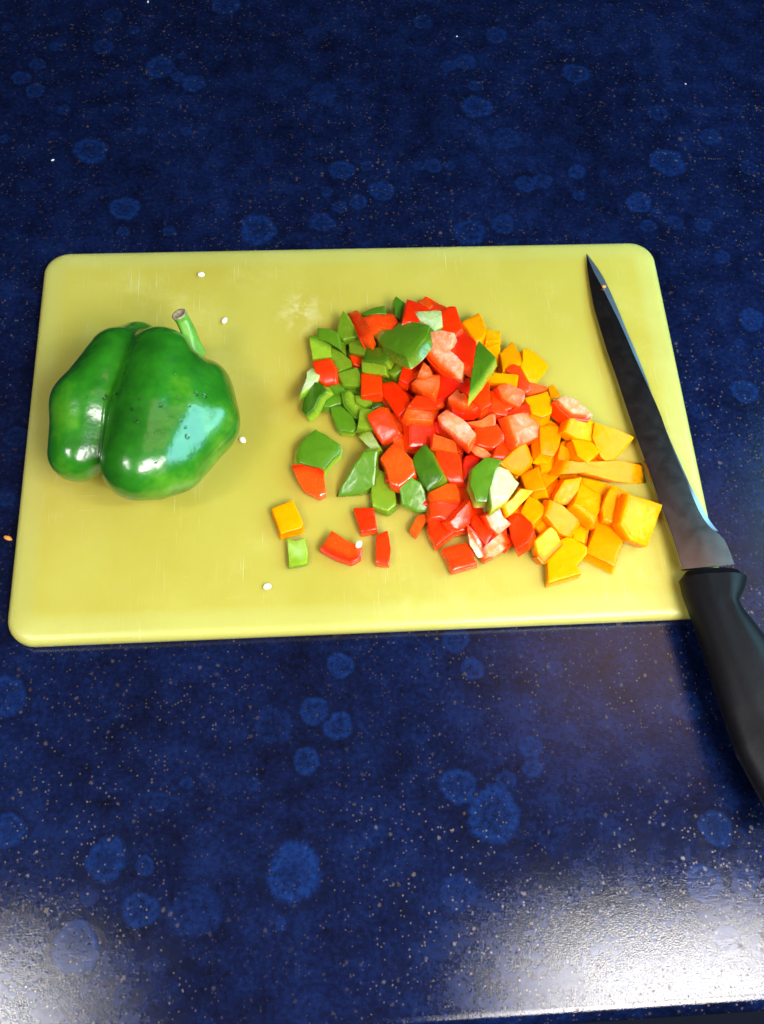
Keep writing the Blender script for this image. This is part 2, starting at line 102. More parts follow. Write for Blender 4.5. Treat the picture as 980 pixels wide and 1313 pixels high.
('r', 'S', 7, 0.09, 0.3, 0, [(34.8, -16.6, 22.5), (44.7, -20.2, 21.4), (43.2, -16.5, 22.7), (38.3, -13.2, 23.8), (34.2, -10.6, 24.6)], 'dark red piece in the gap left of the lilac-white cut end'),
('r', 'C', 8, 0.95, 0.2, [1, 0, 6], [(97.9, -9.1, 27.7), (102.0, -12.7, 26.8), (111.5, -12.7, 24.3), (114.9, -9.2, 23.3), (106.8, -0.7, 25.0), (100.3, 0.6, 26.5), (94.0, -3.8, 28.4)], 'whitish-fleshed red block at the right rim above the orange pieces'),
('o', 'F', 7, 0.68, 0.3, 0, [(97.9, -20.3, 27.5), (103.6, -22.5, 24.1), (112.7, -22.4, 19.5), (115.0, -19.3, 19.1), (116.7, -12.3, 20.1), (111.7, -11.2, 22.9), (101.5, -13.0, 27.6)], 'orange block with a whitish end under the whitish-fleshed red block'),
('o', 'S', 7, 0.47, 0.3, 0, [(113.0, -20.9, 21.3), (116.6, -30.0, 17.6), (121.5, -33.9, 15.2), (128.2, -27.4, 15.7), (136.1, -19.1, 16.5), (125.3, -15.6, 20.1), (115.0, -13.5, 23.2)], 'large orange tile at the right rim, nearest the middle of the blade'),
('o', 'S', 7, 0.51, 0.3, 0, [(103.2, -31.6, 24.0), (107.9, -36.3, 23.3), (117.3, -27.3, 19.4), (112.4, -22.5, 20.1), (102.0, -22.2, 23.1)], 'orange wedge left of the large tile nearest the blade'),
('o', 'S', 7, 0.42, 0.3, 0, [(94.0, -30.7, 21.4), (94.7, -38.4, 21.3), (97.3, -34.1, 20.2), (106.0, -27.8, 16.9), (97.0, -23.2, 20.1)], 'small orange wedge between the domed piece and the long strip'),
('o', 'F', 7, 0.51, 0.4, 0, [(93.1, -42.7, 25.2), (105.6, -40.4, 21.4), (123.1, -42.2, 13.9), (140.2, -41.7, 7.6), (139.5, -32.8, 11.7), (127.5, -32.0, 16.7), (103.8, -35.8, 24.1), (97.2, -35.9, 26.6)], 'longest orange strip, reaching right towards the blade'),
('o', 'S', 5, 0.26, 0.3, 0, [(105.2, -42.4, 14.8), (116.2, -51.5, 14.9), (119.5, -46.9, 15.1), (122.4, -45.2, 15.3), (105.5, -39.5, 14.9)], 'deep orange piece sunk in front of the longest strip'),
('o', 'F', 7, 0.51, 0.4, 0, [(116.0, -51.5, 20.2), (112.3, -58.8, 20.1), (112.3, -65.2, 19.8), (122.4, -68.8, 18.6), (129.9, -55.1, 18.7), (127.8, -50.9, 19.1), (119.4, -46.8, 20.1)], 'wet orange block touching the left side of the rightmost orange piece'),
('o', 'F', 7, 0.72, 0.4, 0, [(118.6, -69.7, 24.7), (123.5, -76.2, 20.1), (133.2, -78.2, 15.2), (137.9, -68.9, 16.6), (143.2, -57.7, 18.5), (124.0, -55.2, 27.7)], 'glistening wet orange piece, rightmost one beside the blade'),
('o', 'S', 6, 0.47, 0.4, 0, [(102.6, -80.0, 15.7), (115.1, -87.4, 16.1), (123.9, -69.3, 15.2), (110.8, -63.9, 15.0)], 'flat orange square lying on the board in front of the wet one'),
('o', 'F', 7, 0.59, 0.4, 0, [(102.5, -48.4, 20.5), (97.7, -58.3, 23.9), (107.5, -66.7, 21.2), (116.5, -51.2, 15.2), (104.3, -44.0, 19.1)], 'orange tile with a bright yellow stripe behind the flat orange square'),
('o', 'S', 7, 0.42, 0.3, 0, [(90.6, -50.9, 20.2), (88.7, -55.6, 18.2), (98.2, -55.8, 18.0), (102.0, -49.7, 20.7), (104.0, -43.8, 23.2), (95.2, -44.7, 22.8)], 'orange wedge behind the ridged orange piece'),
('o', 'F', 7, 0.51, 0.3, 0, [(83.2, -63.7, 24.3), (90.1, -70.9, 19.1), (96.5, -72.7, 16.2), (102.5, -65.0, 17.1), (92.6, -58.1, 23.2), (86.3, -56.4, 26.1)], 'orange piece with fine wet ridges, left of the flat orange square'),
('o', 'C', 7, 1, 0.1, [1, 0], [(78.9, -81.7, 17.2), (81.8, -84.7, 15.6), (91.8, -75.5, 16.4), (89.0, -70.0, 18.8), (86.4, -67.7, 20.2), (78.0, -74.5, 19.8)], 'orange block with a white cut edge at the front'),
('o', 'S', 6, 0.72, 0.5, 0, [(83.6, -83.3, 15.1), (82.6, -94.3, 14.9), (99.1, -90.4, 15.6), (97.0, -86.7, 15.5), (102.9, -80.8, 15.8), (103.4, -77.2, 15.9), (95.7, -71.3, 15.7), (91.2, -72.9, 15.5)], 'yellowest piece at the frontmost corner of the orange group'),
('o', 'S', 4.5, 0.26, 0.2, 0, [(97.4, -72.3, 13.9), (103.1, -74.5, 14.1), (105.4, -64.4, 14.1), (100.3, -64.1, 13.9)], 'small deep orange piece between the ridged and the flat one'),
('g', 'S', 5.5, 0.66, 1.8, 0, [(-33.4, -26.9, 16.4), (-28.8, -28.7, 16.2), (-21.0, -31.0, 15.8), (-16.9, -25.3, 15.6), (-13.3, -22.2, 15.5), (-12.7, -17.3, 15.4), (-20.0, -11.9, 15.8), (-24.7, -8.7, 16.0), (-29.1, -12.3, 16.2), (-32.8, -17.2, 16.4), (-34.1, -23.4, 16.5)], 'loose domed green piece lying apart, left of the heap'),
('r', 'C', 6, 0.42, 0.5, [6, 5, 4], [(-34.0, -36.4, 15.5), (-31.0, -41.3, 15.6), (-23.8, -45.5, 15.8), (-20.3, -43.9, 15.8), (-21.5, -32.5, 15.4), (-24.1, -30.2, 15.3), (-28.8, -28.4, 15.3), (-36.8, -28.5, 15.2)], 'loose red piece touching the loose domed green one'),
('o', 'S', 5.5, 0.42, 0.2, 0, [(-42.7, -64.6, 15.2), (-32.8, -61.6, 15.0), (-32.0, -59.1, 15.0), (-36.7, -46.7, 14.8), (-47.1, -50.6, 15.0)], 'loose orange rectangle, leftmost of all the cut pieces'),
('g', 'F', 4.2, 0.66, -0.6, 0, [(-39.2, -80.5, 13.9), (-30.6, -79.0, 13.4), (-30.1, -74.2, 13.3), (-31.4, -65.9, 13.2), (-36.4, -67.4, 13.5), (-39.8, -66.1, 13.6)], 'loose lime green square just in front of the loose orange rectangle'),
('r', 'C', 5.5, 0.42, 0.2, [1, 0, 6], [(-16.6, -77.0, 15.1), (-9.6, -79.7, 15.0), (-5.3, -77.4, 14.9), (-3.6, -73.4, 14.9), (-12.5, -68.2, 15.0), (-18.4, -63.4, 15.0), (-24.0, -72.3, 15.1)], 'loose curved red strip with a white seed on it'),
('r', 'S', 5, 0.34, 0.3, 0, [(-4.3, -65.0, 14.5), (3.4, -63.7, 14.7), (2.4, -52.3, 14.5), (-7.6, -51.8, 14.3)], 'loose red trapezoid behind the curved strip with the seed'),
('r', 'S', 5, 0.59, 0.3, 0, [(1.7, -80.6, 14.1), (8.1, -81.8, 14.3), (9.3, -73.8, 14.6), (8.3, -64.4, 14.9), (2.8, -66.5, 14.6)], 'loose narrow orange-red sliver right of the curved strip')]
FILL=[('r', 37.2, 63.1, 15.4, 6.4, 12.4, 10.7, 0.93, 'partly buried red piece peeking out beside the small pinkish orange fragment'), ('g', 7.2, 29.3, 17.4, 6.5, 11.7, 8.3, 2.32, 'partly buried green piece peeking out beside the blue-green shiny rectangle'), ('g', 4.0, 24.0, 15.4, 6.4, 9.3, 9.0, 1.89, 'partly buried green piece peeking out beside the light green block directly'), ('r', 8.3, -8.8, 16.4, 6.5, 9.4, 9.3, 0.46, 'partly buried red piece peeking out beside the bright red oblong tile'), ('g', 28.0, -37.4, 18.4, 6.5, 9.3, 8.8, 2.42, 'partly buried green piece peeking out beside the dark matte green pointed block'), ('r', 17.2, 6.9, 14.9, 5.9, 11.4, 10.0, 2.35, 'partly buried red piece peeking out beside the red slab slanting'), ('r', 24.5, 20.1, 17.4, 6.5, 11.7, 10.1, 0.91, 'partly buried red piece peeking out beside the red-orange slab'), ('r', 32.7, 14.9, 25.4, 6.5, 10.8, 9.6, 0.52, 'partly buried red piece peeking out beside the small wet pinkish red bit'), ('r', 32.8, 7.7, 23.4, 6.5, 11.3, 9.3, 1.93, 'partly buried red piece peeking out beside the wet red square with a pale frosted rim'), ('r', 32.8, 7.9, 16.6, 6.5, 11.5, 8.1, 0.5, 'partly buried red piece peeking out beside the red-orange top slice of three stacked strips'), ('r', 29.4, -2.7, 24.9, 6.5, 11.2, 8.1, 1.46, 'partly buried red piece peeking out beside the yellowish cut strip'), ('r', 39.5, -24.9, 23.4, 6.5, 10.5, 10.4, 1.99, 'partly buried red piece peeking out beside the orange cut face block'), ('r', 43.8, -16.9, 26.4, 6.5, 10.3, 9.3, 0.7, 'partly buried red piece peeking out beside the red piece with a lilac-white cut end'), ('r', 49.1, -5.5, 28.4, 6.5, 10.5, 9.0, 3.05, 'partly buried red piece peeking out beside the red smile-shaped crescent with two pale bumps'), ('r', 47.2, -6.4, 21.6, 6.5, 10.7, 8.4, 1.93, 'partly buried red piece peeking out beside the red slab'), ('r', 43.1, 3.3, 24.4, 6.5, 10.1, 9.6, 1.04, 'partly buried red piece peeking out beside the orange-red slab'), ('r', 43.8, 2.4, 17.6, 6.5, 10.6, 9.1, 2.31, 'partly buried red piece peeking out beside the dark red piece'), ('r', 48.1, 44.8, 21.4, 6.5, 10.4, 10.6, 0.61, 'partly buried red piece peeking out beside the orange-red tile'), ('o', 68.0, 42.1, 14.4, 5.4, 11.8, 8.2, 0.71, 'partly buried orange piece peeking out beside the small pale yellow wet end'), ('g', 58.4, 15.4, 32.4, 6.5, 12.5, 10.1, 0.15, 'partly buried green piece peeking out beside the green triangle'), ('g', 58.9, 12.4, 25.6, 6.5, 11.3, 10.9, 2.21, 'partly buried green piece peeking out beside the orange bar with a yellow stripe'), ('o', 68.4, 9.7, 17.6, 6.5, 10.8, 8.4, 0.73, 'partly buried orange piece peeking out beside the orange bar with a yellow stripe'), ('o', 88.7, -4.0, 19.4, 6.5, 11.8, 9.3, 2.64, 'partly buried orange piece peeking out beside the orange-red strip with a pinkish end'), ('o', 73.3, -33.6, 19.4, 6.5, 11.4, 10.0, 1.46, 'partly buried orange piece peeking out beside the orange-red block'), ('o', 80.9, -44.7, 15.4, 6.4, 11.4, 10.2, 0.51, 'partly buried orange piece peeking out beside the small yellow tile'), ('o', 69.8, -56.6, 18.4, 6.5, 10.6, 8.8, 2.27, 'partly buried orange piece peeking out beside the pale yellow cut bar slanting'), ('o', 77.5, -58.2, 14.4, 5.4, 12.3, 9.9, 1.34, 'partly buried orange piece peeking out beside the yellow diamond'), ('r', 60.2, -66.9, 16.4, 6.5, 10.9, 11.0, 1.61, 'partly buried red piece peeking out beside the frosted pink cut piece'), ('r', 43.2, -62.4, 16.4, 6.5, 9.2, 8.7, 0.16, 'partly buried red piece peeking out beside the red piece with a lilac sheen'), ('g', 55.2, -47.5, 25.4, 6.5, 11.2, 10.2, 2.83, 'partly buried green piece peeking out beside the large folded light green piece'), ('g', 54.1, -47.2, 18.6, 6.5, 11.9, 8.7, 0.36, 'partly buried green piece peeking out beside the deep red piece'), ('r', 66.5, -8.8, 22.4, 6.5, 9.0, 9.8, 2.56, 'partly buried red piece peeking out beside the flat red slab'), ('g', -22.1, 23.5, 12.6, 3.5, 11.6, 9.9, 0.24, 'partly buried green piece peeking out beside the whitish green sliver'), ('g', -13.6, 40.4, 12.0, 2.9, 12.9, 10.6, 1.22, 'partly buried green piece peeking out beside the dark green piece skin up'), ('g', -0.5, 39.7, 12.0, 2.9, 10.8, 10.8, 3.0, 'partly buried green piece peeking out beside the mid green block'), ('g', 2.0, 26.8, 12.0, 2.9, 10.3, 10.7, 1.87, 'partly buried green piece peeking out beside the small dark red piece'), ('g', -5.2, 12.0, 12.0, 2.9, 11.8, 10.9, 2.14, 'partly buried green piece peeking out beside the curled green ring-like piece'), ('g', 2.8, -4.7, 18, 6, 11.5, 11.5, 2.97, 'partly buried green piece peeking out beside the bright red oblong tile'), ('g', 1.2, -32.4, 12.0, 2.9, 10.7, 11.1, 2.61, 'partly buried green piece peeking out beside the wet green triangle with glistening drops'), ('g', 14.9, 24.4, 12.0, 2.9, 11.4, 11.0, 2.3, 'partly buried green piece peeking out beside the olive green piece with a ragged lower tip'), ('g', 7.1, 10.4, 12.0, 2.9, 11.6, 10.1, 0.36, 'partly buried green piece peeking out beside the clean red square'), ('r', 14.7, -6.8, 18, 6, 12.1, 10.5, 2.98, 'partly buried red piece peeking out beside the pale whitish green strip'), ('r', 13.7, -34.8, 18, 6, 10.9, 9.4, 1.48, 'partly buried red piece peeking out beside the orange-red piece with a white glint'), ('r', 28.3, 16.8, 18, 6, 11.6, 10.2, 2.9, 'partly buried red piece peeking out beside the olive green piece with a ragged lower tip'), ('r', 19.5, 7.3, 17.0, 6, 12.4, 9.0, 2.37, 'partly buried red piece peeking out beside the clean red square'), ('r', 19.8, -18.3, 17.5, 6, 10.7, 11.9, 1.37, 'partly buried red piece peeking out beside the red block'), ('g', 25.5, -28.9, 12.0, 2.9, 10.8, 11.9, 2.13, 'partly buried green piece peeking out beside the orange-red piece with a white glint'), ('r', 38.2, 34.1, 18, 6, 13.0, 11.3, 2.76, 'partly buried red piece peeking out beside the green piece with a frosted whitish face'), ('r', 40.3, -6.0, 17.5, 6, 10.5, 10.4, 0.23, 'partly buried red piece peeking out beside the orange piece with grainy wet flesh'), ('r', 31.3, -23.4, 18, 6, 12.7, 9.6, 0.06, 'partly buried red piece peeking out beside the dark matte green pointed block'), ('r', 31.8, -49.2, 18, 6, 10.1, 9.6, 1.33, 'partly buried red piece peeking out beside the orange-red cap'), ('r', 52.2, -10.3, 18, 6, 10.2, 10.5, 0.12, 'partly buried red piece peeking out beside the plain bright red rounded piece'), ('r', 43.9, -20.9, 18, 6, 10.1, 9.9, 1.4, 'partly buried red piece peeking out beside the peach cut strip right'), ('r', 44.0, -49.7, 18, 6, 13.0, 9.9, 0.52, 'partly buried red piece peeking out beside the deep red block'), ('r', 49.3, -58.0, 18, 6, 11.3, 11.2, 1.64, 'partly buried red piece peeking out beside the plain red piece'), ('o', 66.7, 20.3, 18, 6, 12.9, 9.8, 0.85, 'partly buried orange piece peeking out beside the narrow orange strip right of the green triangle'), ('r', 56.4, -24.3, 18, 6, 10.5, 9.4, 0.16, 'partly buried red piece peeking out beside the orange-red block'), ('r', 54.5, -68.8, 14.5, 5.4, 11.8, 9.4, 2.24, 'partly buried red piece peeking out beside the yellow-white sliver with a red back'), ('o', 76.4, -34.4, 18, 6, 10.3, 10.1, 0.25, 'partly buried orange piece peeking out beside the orange block'), ('r', 71.7, -60.8, 15.5, 6, 11.3, 10.7, 2.83, 'partly buried red piece peeking out beside the pale yellow cut bar slanting'), ('o', 90.2, -12.5, 18, 6, 10.3, 11.3, 1.04, 'partly buried orange piece peeking out beside the glossy domed yellow-orange piece with one white highlight'), ('o', 79.9, -23.7, 18, 6, 12.5, 10.7, 0.15, 'partly buried orange piece peeking out beside the orange-red square flesh up with frosty white specks'), ('o', 78.6, -47.6, 17.5, 6, 10.3, 9.2, 2.22, 'partly buried orange piece peeking out beside the narrow orange wedge'), ('o', 83.2, -62.6, 16.5, 6, 10.2, 9.9, 0.56, 'partly buried orange piece peeking out beside the orange piece with fine wet ridges'), ('r', 102.7, -8.3, 18, 6, 12.3, 9.3, 1.67, 'partly buried red piece peeking out beside the whitish-fleshed red block'), ('o', 100.4, -36.5, 12.6, 3.5, 11.3, 9.6, 1.6, 'partly buried orange piece peeking out beside the small orange wedge'), ('o', 93.9, -47.3, 15.0, 5.9, 11.9, 11.8, 1.01, 'partly buried orange piece peeking out beside the orange wedge behind the ridged orange piece'), ('o', 97.7, -61.0, 15.5, 6, 10.4, 9.2, 2.91, 'partly buried orange piece peeking out beside the small deep orange piece'), ('o', 89.2, -71.3, 12.6, 3.5, 12.8, 10.7, 1.55, 'partly buried orange piece peeking out beside the orange block with a white cut edge'), ('o', 105.6, -22.8, 16.5, 6, 11.9, 11.6, 0.51, 'partly buried orange piece peeking out beside the orange block with a whitish end'), ('o', 114.2, -32.7, 13.0, 3.9, 11.7, 9.8, 1.1, 'partly buried orange piece peeking out beside the longest orange strip, reaching right towards the blade'), ('o', 109.2, -61.5, 14.5, 5.4, 11.5, 11.6, 2.85, 'partly buried orange piece peeking out beside the orange tile with a bright yellow stripe'), ('o', 100.6, -71.3, 12.6, 3.5, 12.6, 9.4, 1.3, 'partly buried orange piece peeking out beside the yellowest piece')]
BUBBLES=[(-74.0, 315.6, 10.0, 1), (-145.7, 305.4, 6.9, 0.6), (-181.1, 300.7, 4.4, 0.5), (-210.7, 295.4, 3.9, 0.7), (-206.0, 286.4, 3.8, 0.6), (-150.4, 277.7, 6.8, 0.8), (-179.3, 277.9, 4.3, 0.8), (-189.5, 263.2, 5.2, 1), (-198.4, 251.5, 6.1, 1), (-189.0, 240.9, 6.1, 1), (-170.4, 224.7, 4.2, 1), (-114.4, 259.7, 9.6, 1), (-103.1, 251.6, 4.3, 1), (-92.9, 245.6, 7.2, 1), (-100.7, 269.0, 2.9, 1), (-77.9, 267.4, 2.9, 0.7), (-131.8, 292.6, 3.9, 0.7), (-152.5, 192.2, 10.5, 1.2), (-123.1, 207.7, 3.2, 0.7), (-97.1, 206.7, 3.7, 0.7), (-130.2, 148.3, 8.9, 1.2), (-130.2, 131.4, 3.9, 0.8), (-104.4, 131.4, 4.0, 1), (-54.0, 131.4, 11.1, 1.2), (-4.6, 174.5, 7.9, 1), (10.4, 177.2, 4.2, 0.8), (-13.5, 158.0, 4.1, 0.8), (-6.6, 146.8, 4.5, 0.9), (4.5, 150.1, 5.5, 1), (18.6, 158.0, 7.8, 1), (-17.3, 135.6, 7.2, 0.9), (-13.3, 236.1, 9.6, 0.5), (-203.7, 202.2, 3.6, 1), (53.3, 298.2, 7.1, 0.6), (99.5, 285.8, 7.6, 0.8), (74.2, 281.8, 4.0, 0.7), (66.2, 258.4, 5.0, 0.7), (77.5, 261.7, 7.0, 0.8), (82.0, 241.4, 4.9, 0.7), (81.3, 223.7, 9.7, 1), (147.3, 251.4, 9.0, 1), (194.3, 216.9, 6.9, 0.7), (223.7, 197.1, 6.9, 0.8), (193.1, 176.9, 11.1, 1.1), (96.5, 197.3, 9.1, 0.5), (41.6, 176.7, 3.7, 0.7), (50.0, 177.1, 6.1, 0.8), (60.3, 176.9, 3.8, 0.7), (104.3, 161.6, 6.6, 0.9), (114.9, 163.8, 6.1, 0.9), (136.6, 170.6, 5.7, 1), (135.4, 152.1, 4.2, 0.8), (170.6, 146.0, 8.0, 1.2), (179.6, 138.2, 3.7, 1), (173.3, 128.5, 5.1, 0.7), (67.4, 126.3, 10.0, 0.9), (87.5, 131.6, 7.3, 0.7), (189.1, 131.1, 5.6, 0.5), (206.0, 128.9, 5.6, 0.5), (242.4, 171.7, 5.8, 0.5), (220.6, 61.5, 7.6, 1), (206.8, 15.4, 7.7, 1.1), (212.5, 105.5, 5.0, 0.7), (180.8, 3.7, 5.1, 0.5), (210.2, 46.2, 3.1, 0.9), (220.4, 38.3, 4.4, 0.6), (-169.3, -132.9, 9.8, 1.1), (-16.6, -125.7, 6.5, 1), (-29.8, -146.3, 6.8, 1.1), (-18.7, -153.9, 6.7, 1.1), (-33.6, -168.9, 6.3, 1.1), (-86.4, -175.4, 3.1, 0.8), (-57.2, -177.6, 3.1, 0.6), (-98.0, -183.2, 4.1, 0.6), (-161.8, -191.9, 7.3, 1.1), (-119.9, -205.9, 9.2, 1.2), (-103.3, -209.3, 4.3, 1), (-104.5, -226.8, 7.5, 1.1), (-125.8, -220.5, 3.9, 0.7), (-130.3, -239.7, 10.2, 1.1), (-81.8, -228.3, 11.4, 0.4), (-40.0, -215.2, 12.3, 1.4), (-46.0, -235.5, 2.6, 0.7), (-48.4, -152.1, 8.8, 0.4), (38.6, -115.7, 6.7, 0.9), (45.1, -130.0, 5.5, 0.9), (84.1, -131.7, 4.4, 0.6), (68.0, -167.6, 5.4, 0.8), (33.7, -183.1, 8.4, 1), (67.9, -177.0, 4.6, 0.8), (55.7, -181.5, 4.6, 0.8), (48.2, -196.2, 12.5, 1.2), (70.0, -150.6, 5.1, 0.5), (29.8, -227.4, 8.0, 0.5), (143.2, -152.2, 7.4, 0.7), (146.4, -206.9, 8.0, 1.2), (136.8, -229.0, 8.2, 1), (143.2, -252.0, 6.0, 0.9), (154.8, -229.4, 6.2, 0.7), (88.3, -225.8, 5.4, 0.4), (-4.9, -201.7, 5.4, 0.4), (18.7, -158.9, 5.0, 0.4), (-177.6, 0.9, 6.3, 0.7), (-178.8, -34.1, 4.6, 0.6)]
KN_O=(129.9, 101.2, 10.5)
KN_AX=[0.16761, -0.98518, 0.03633]
KN_LAT=[-0.98583, -0.16772, 0.0]
KN_N=[-0.00609, 0.03581, 0.99934]
KN_SPINE=[(0.0, 0.0), (10.7, 3.07), (25.07, 6.01), (38.68, 8.29), (52.73, 9.44), (67.98, 10.65), (83.01, 11.02), (100.91, 12.08), (118.79, 12.88), (135.29, 13.35), (150.42, 13.88), (163.47, 14.19), (176.22, 14.49), (184.46, 15.18), (192.95, 16.0)]
KN_EDGE=[(0.0, 0.0), (6.64, -1.94), (16.01, -3.84), (27.22, -4.59), (39.74, -4.8), (54.07, -4.74), (68.63, -4.92), (83.79, -4.76), (98.49, -4.2), (112.91, -4.06), (126.99, -3.91), (139.47, -4.25), (150.78, -4.52), (158.46, -5.27), (165.65, -6.17), (170.53, -6.71), (174.18, -7.72), (177.42, -8.87)]
KN_BEVEL=[(0.0, 0.0), (6.21, 0.21), (15.23, 0.01), (24.3, -1.04), (36.96, -1.71), (48.88, -2.54), (60.97, -2.77), (71.8, -2.92), (81.97, -3.23), (91.98, -3.55), (100.38, -3.95), (109.56, -4.01), (120.34, -3.43), (129.13, -3.11), (139.22, -3.09), (147.89, -3.55), (157.57, -3.15), (165.49, -3.37), (172.19, -4.43), (175.99, -6.19)]
KN_HEEL=[(177.42, -8.87), (181.42, -9.71), (185.7, -10.02), (190.71, -10.01), (195.6, -9.63)]
KN_HL=[(193.17, 16.87), (196.97, 18.11), (204.77, 19.3), (211.92, 19.3), (217.82, 19.23), (238.56, 20.58), (262.71, 22.26), (279.82, 22.72), (301.83, 19.52), (320.76, 16.2)]
KN_HR=[(200.67, -13.16), (205.13, -12.12), (210.0, -8.53), (214.22, -4.04), (218.61, -4.21), (226.24, -6.92), (236.2, -10.12), (249.87, -13.89), (272.9, -18.93), (296.54, -23.03)]
KN_GROOVE=[(194.42, 3.47), (218.74, 6.01), (241.44, 7.45), (256.54, 6.07), (264.97, 3.96)]
KN_DOT=[(261.52, 8.14)]
KN_SPECK=[(24.99, -1.72)]
PEP=[('a', -118.6, 21.0, 40.0, 14.5), ('a', -132.0, -5.0, 39.0, 16.5), ('a', -135.4, -28.7, 36.0, 13.6), ('b', -97.5, 15.5, 44.0, 16.5), ('b', -101.6, -14.0, 45.5, 17), ('b', -105.7, -39.9, 44.0, 16), ('c', -79.5, 6.0, 33.0, 15), ('c', -77.2, -12.9, 34.0, 16), ('c', -91.0, -35.4, 38.0, 15), ('d', -110.7, 30.7, 33.0, 13), ('d', -115.6, 2.1, 26.0, 17), ('d', -112.1, -22.8, 24.0, 15)]
PEP_C=(-105.7, -8.4, 36.0)
STEM=[(-83.7, 23.0, 38.0, 6.5), (-83.9, 26.9, 43.0, 4.3), (-84.9, 31.4, 47.0, 3.5), (-86.8, 34.8, 50.0, 3.3), (-87.9, 35.8, 53.0, 3.7)]
DROPS=[(-114.6, -8.7, 55.0), (-111.6, 1.6, 55.0), (-105.1, -23.3, 55.0), (-103.9, -12.0, 55.0), (-94.6, -15.6, 55.0), (-96.1, -29.7, 55.0), (-81.5, -16.0, 55.0), (-86.9, -11.7, 55.0), (-83.0, -27.3, 55.0), (-85.2, -24.0, 55.0), (-82.1, -32.1, 55.0), (-95.6, -44.3, 55.0), (-107.1, -17.2, 55.0), (-74.9, -11.3, 55.0), (-88.4, 1.7, 55.0), (-78.5, -9.9, 55.0), (-80.2, -42.1, 55.0), (-128.6, -10.3, 55.0), (-119.8, -10.6, 55.0)]
SEEDS=[((-84.2, 92.6, 10.0), 'round white seed on the board near its back edge'), ((-71.3, 62.1, 10.0), 'white seed lying right of the pepper stem'), ((-61.6, -10.3, 10.0), 'cream seed touching the right side of the whole green pepper'), ((-49.7, -88.9, 10.0), 'white seed alone near the front edge of the board'), ((-6.0, -71.7, 16.0), 'white seed lying on the loose curved red strip'), ((62.4, -74.0, 10.0), 'bright white seed at the front foot of the heap')]
CRUMBS=[((-175.6, -55.5, 0.0), 'o', "pale orange crumb on the countertop beside the board's left edge"), ((-173.7, 184.8, 0.0), 'w', 'tiny white crumb on the dark countertop at upper left'), ((-124.0, 317.4, 0.0), 'w', 'tiny white crumb at the far top of the countertop'), ((216.2, 241.1, 0.0), 'w', 'tiny white crumb on the countertop at upper right'), ((74.0, 284.6, 0.0), 'w', 'tiny pale crumb on the countertop behind the heap')]
SMEAR=(-31.0, 67.2, 9.0)

S = bpy.context.scene
COL = S.collection
mm = 0.001

# ------------------------------------------------------------------ camera, world, lamps, exposure
cam = bpy.data.cameras.new('camera'); cam_o = bpy.data.objects.new('camera', cam); COL.objects.link(cam_o)
m = Matrix([CAM_M[0] + [CAM_C[0]], CAM_M[1] + [CAM_C[1]], CAM_M[2] + [CAM_C[2]], [0, 0, 0, 1]])
cam_o.matrix_world = m
cam.sensor_fit = 'VERTICAL'; cam.sensor_height = 36; cam.lens = 36 * 1238 / 1313
cam.clip_start = 0.01; cam.clip_end = 50
S.camera = cam_o

world = bpy.data.worlds.new('World'); S.world = world; world.use_nodes = True
wn = world.node_tree.nodes; wl = world.node_tree.links
bg = wn['Background']
tc = wn.new('ShaderNodeTexCoord'); sx = wn.new('ShaderNodeSeparateXYZ'); wl.new(tc.outputs['Generated'], sx.inputs[0])
wr = wn.new('ShaderNodeValToRGB'); wl.new(sx.outputs['Z'], wr.inputs[0])
wr.color_ramp.elements[0].position = 0.0; wr.color_ramp.elements[0].color = (0.010, 0.013, 0.022, 1)
wr.color_ramp.elements[1].position = 1.0; wr.color_ramp.elements[1].color = (0.095, 0.066, 0.056, 1)
e = wr.color_ramp.elements.new(0.72); e.color = (0.014, 0.012, 0.014, 1)
e = wr.color_ramp.elements.new(0.90); e.color = (0.055, 0.040, 0.036, 1)
wl.new(wr.outputs[0], bg.inputs[0]); bg.inputs[1].default_value = 1.0

def lamp(name, loc, target, sx_, sy_, power, color):
    l = bpy.data.lights.new(name, 'AREA'); l.shape = 'RECTANGLE'; l.size = sx_; l.size_y = sy_
    l.energy = power; l.color = color
    o = bpy.data.objects.new(name, l); COL.objects.link(o); o.location = loc
    z = (Vector(loc) - Vector(target)).normalized(); up = Vector((0, 0, 1)) if abs(z.z) < .9 else Vector((0, 1, 0))
    x = up.cross(z).normalized(); y = z.cross(x)
    o.rotation_euler = Matrix((x, y, z)).transposed().to_euler()
    return o
lamp('skylight', (0.33, -0.64, 0.72), (0.27, -0.54, 0), 0.32, 0.40, 11.2, (1.0, 0.95, 0.89))
lamp('glare_strip', (0.36, -0.325, 0.72), (0.28, -0.28, 0), 0.32, 0.05, 3.4, (1.0, 0.97, 0.93))  # thin lamp added to brighten the glare at the counter's front right
lamp('skylight', (-0.50, -0.63, 0.95), (-0.44, -0.53, 0), 0.26, 0.40, 3.0, (1.0, 0.97, 0.94))
lamp('glare_strip', (-0.54, -0.34, 0.95), (-0.48, -0.30, 0), 0.24, 0.05, 3.2, (1.0, 0.98, 0.95))  # second added strip, for the glare at the front left
lamp('side_window', (0.82, 0.00, 0.62), (-0.1, 0.0, 0), 0.78, 0.44, 9.0, (0.32, 0.80, 1.0))
lamp('warm_ceiling', (0.58, 0.26, 1.30), (0.3, 0.2, 0), 0.44, 0.36, 0.8, (1.0, 0.64, 0.48))

S.view_settings.view_transform = 'Standard'; S.view_settings.look = 'None'
S.view_settings.exposure = 0.35; S.view_settings.gamma = 1.0; S.view_settings.use_curve_mapping = False
S.render.engine = 'CYCLES'
S.cycles.max_bounces = 8; S.cycles.use_denoising = True

# ------------------------------------------------------------------ helpers
def link(name, mesh, mat=None, parent=None):
    o = bpy.data.objects.new(name, mesh); COL.objects.link(o)
    if mat is not None:
        mesh.materials.clear()
        mesh.materials.append(mat)
    if parent: o.parent = parent
    return o

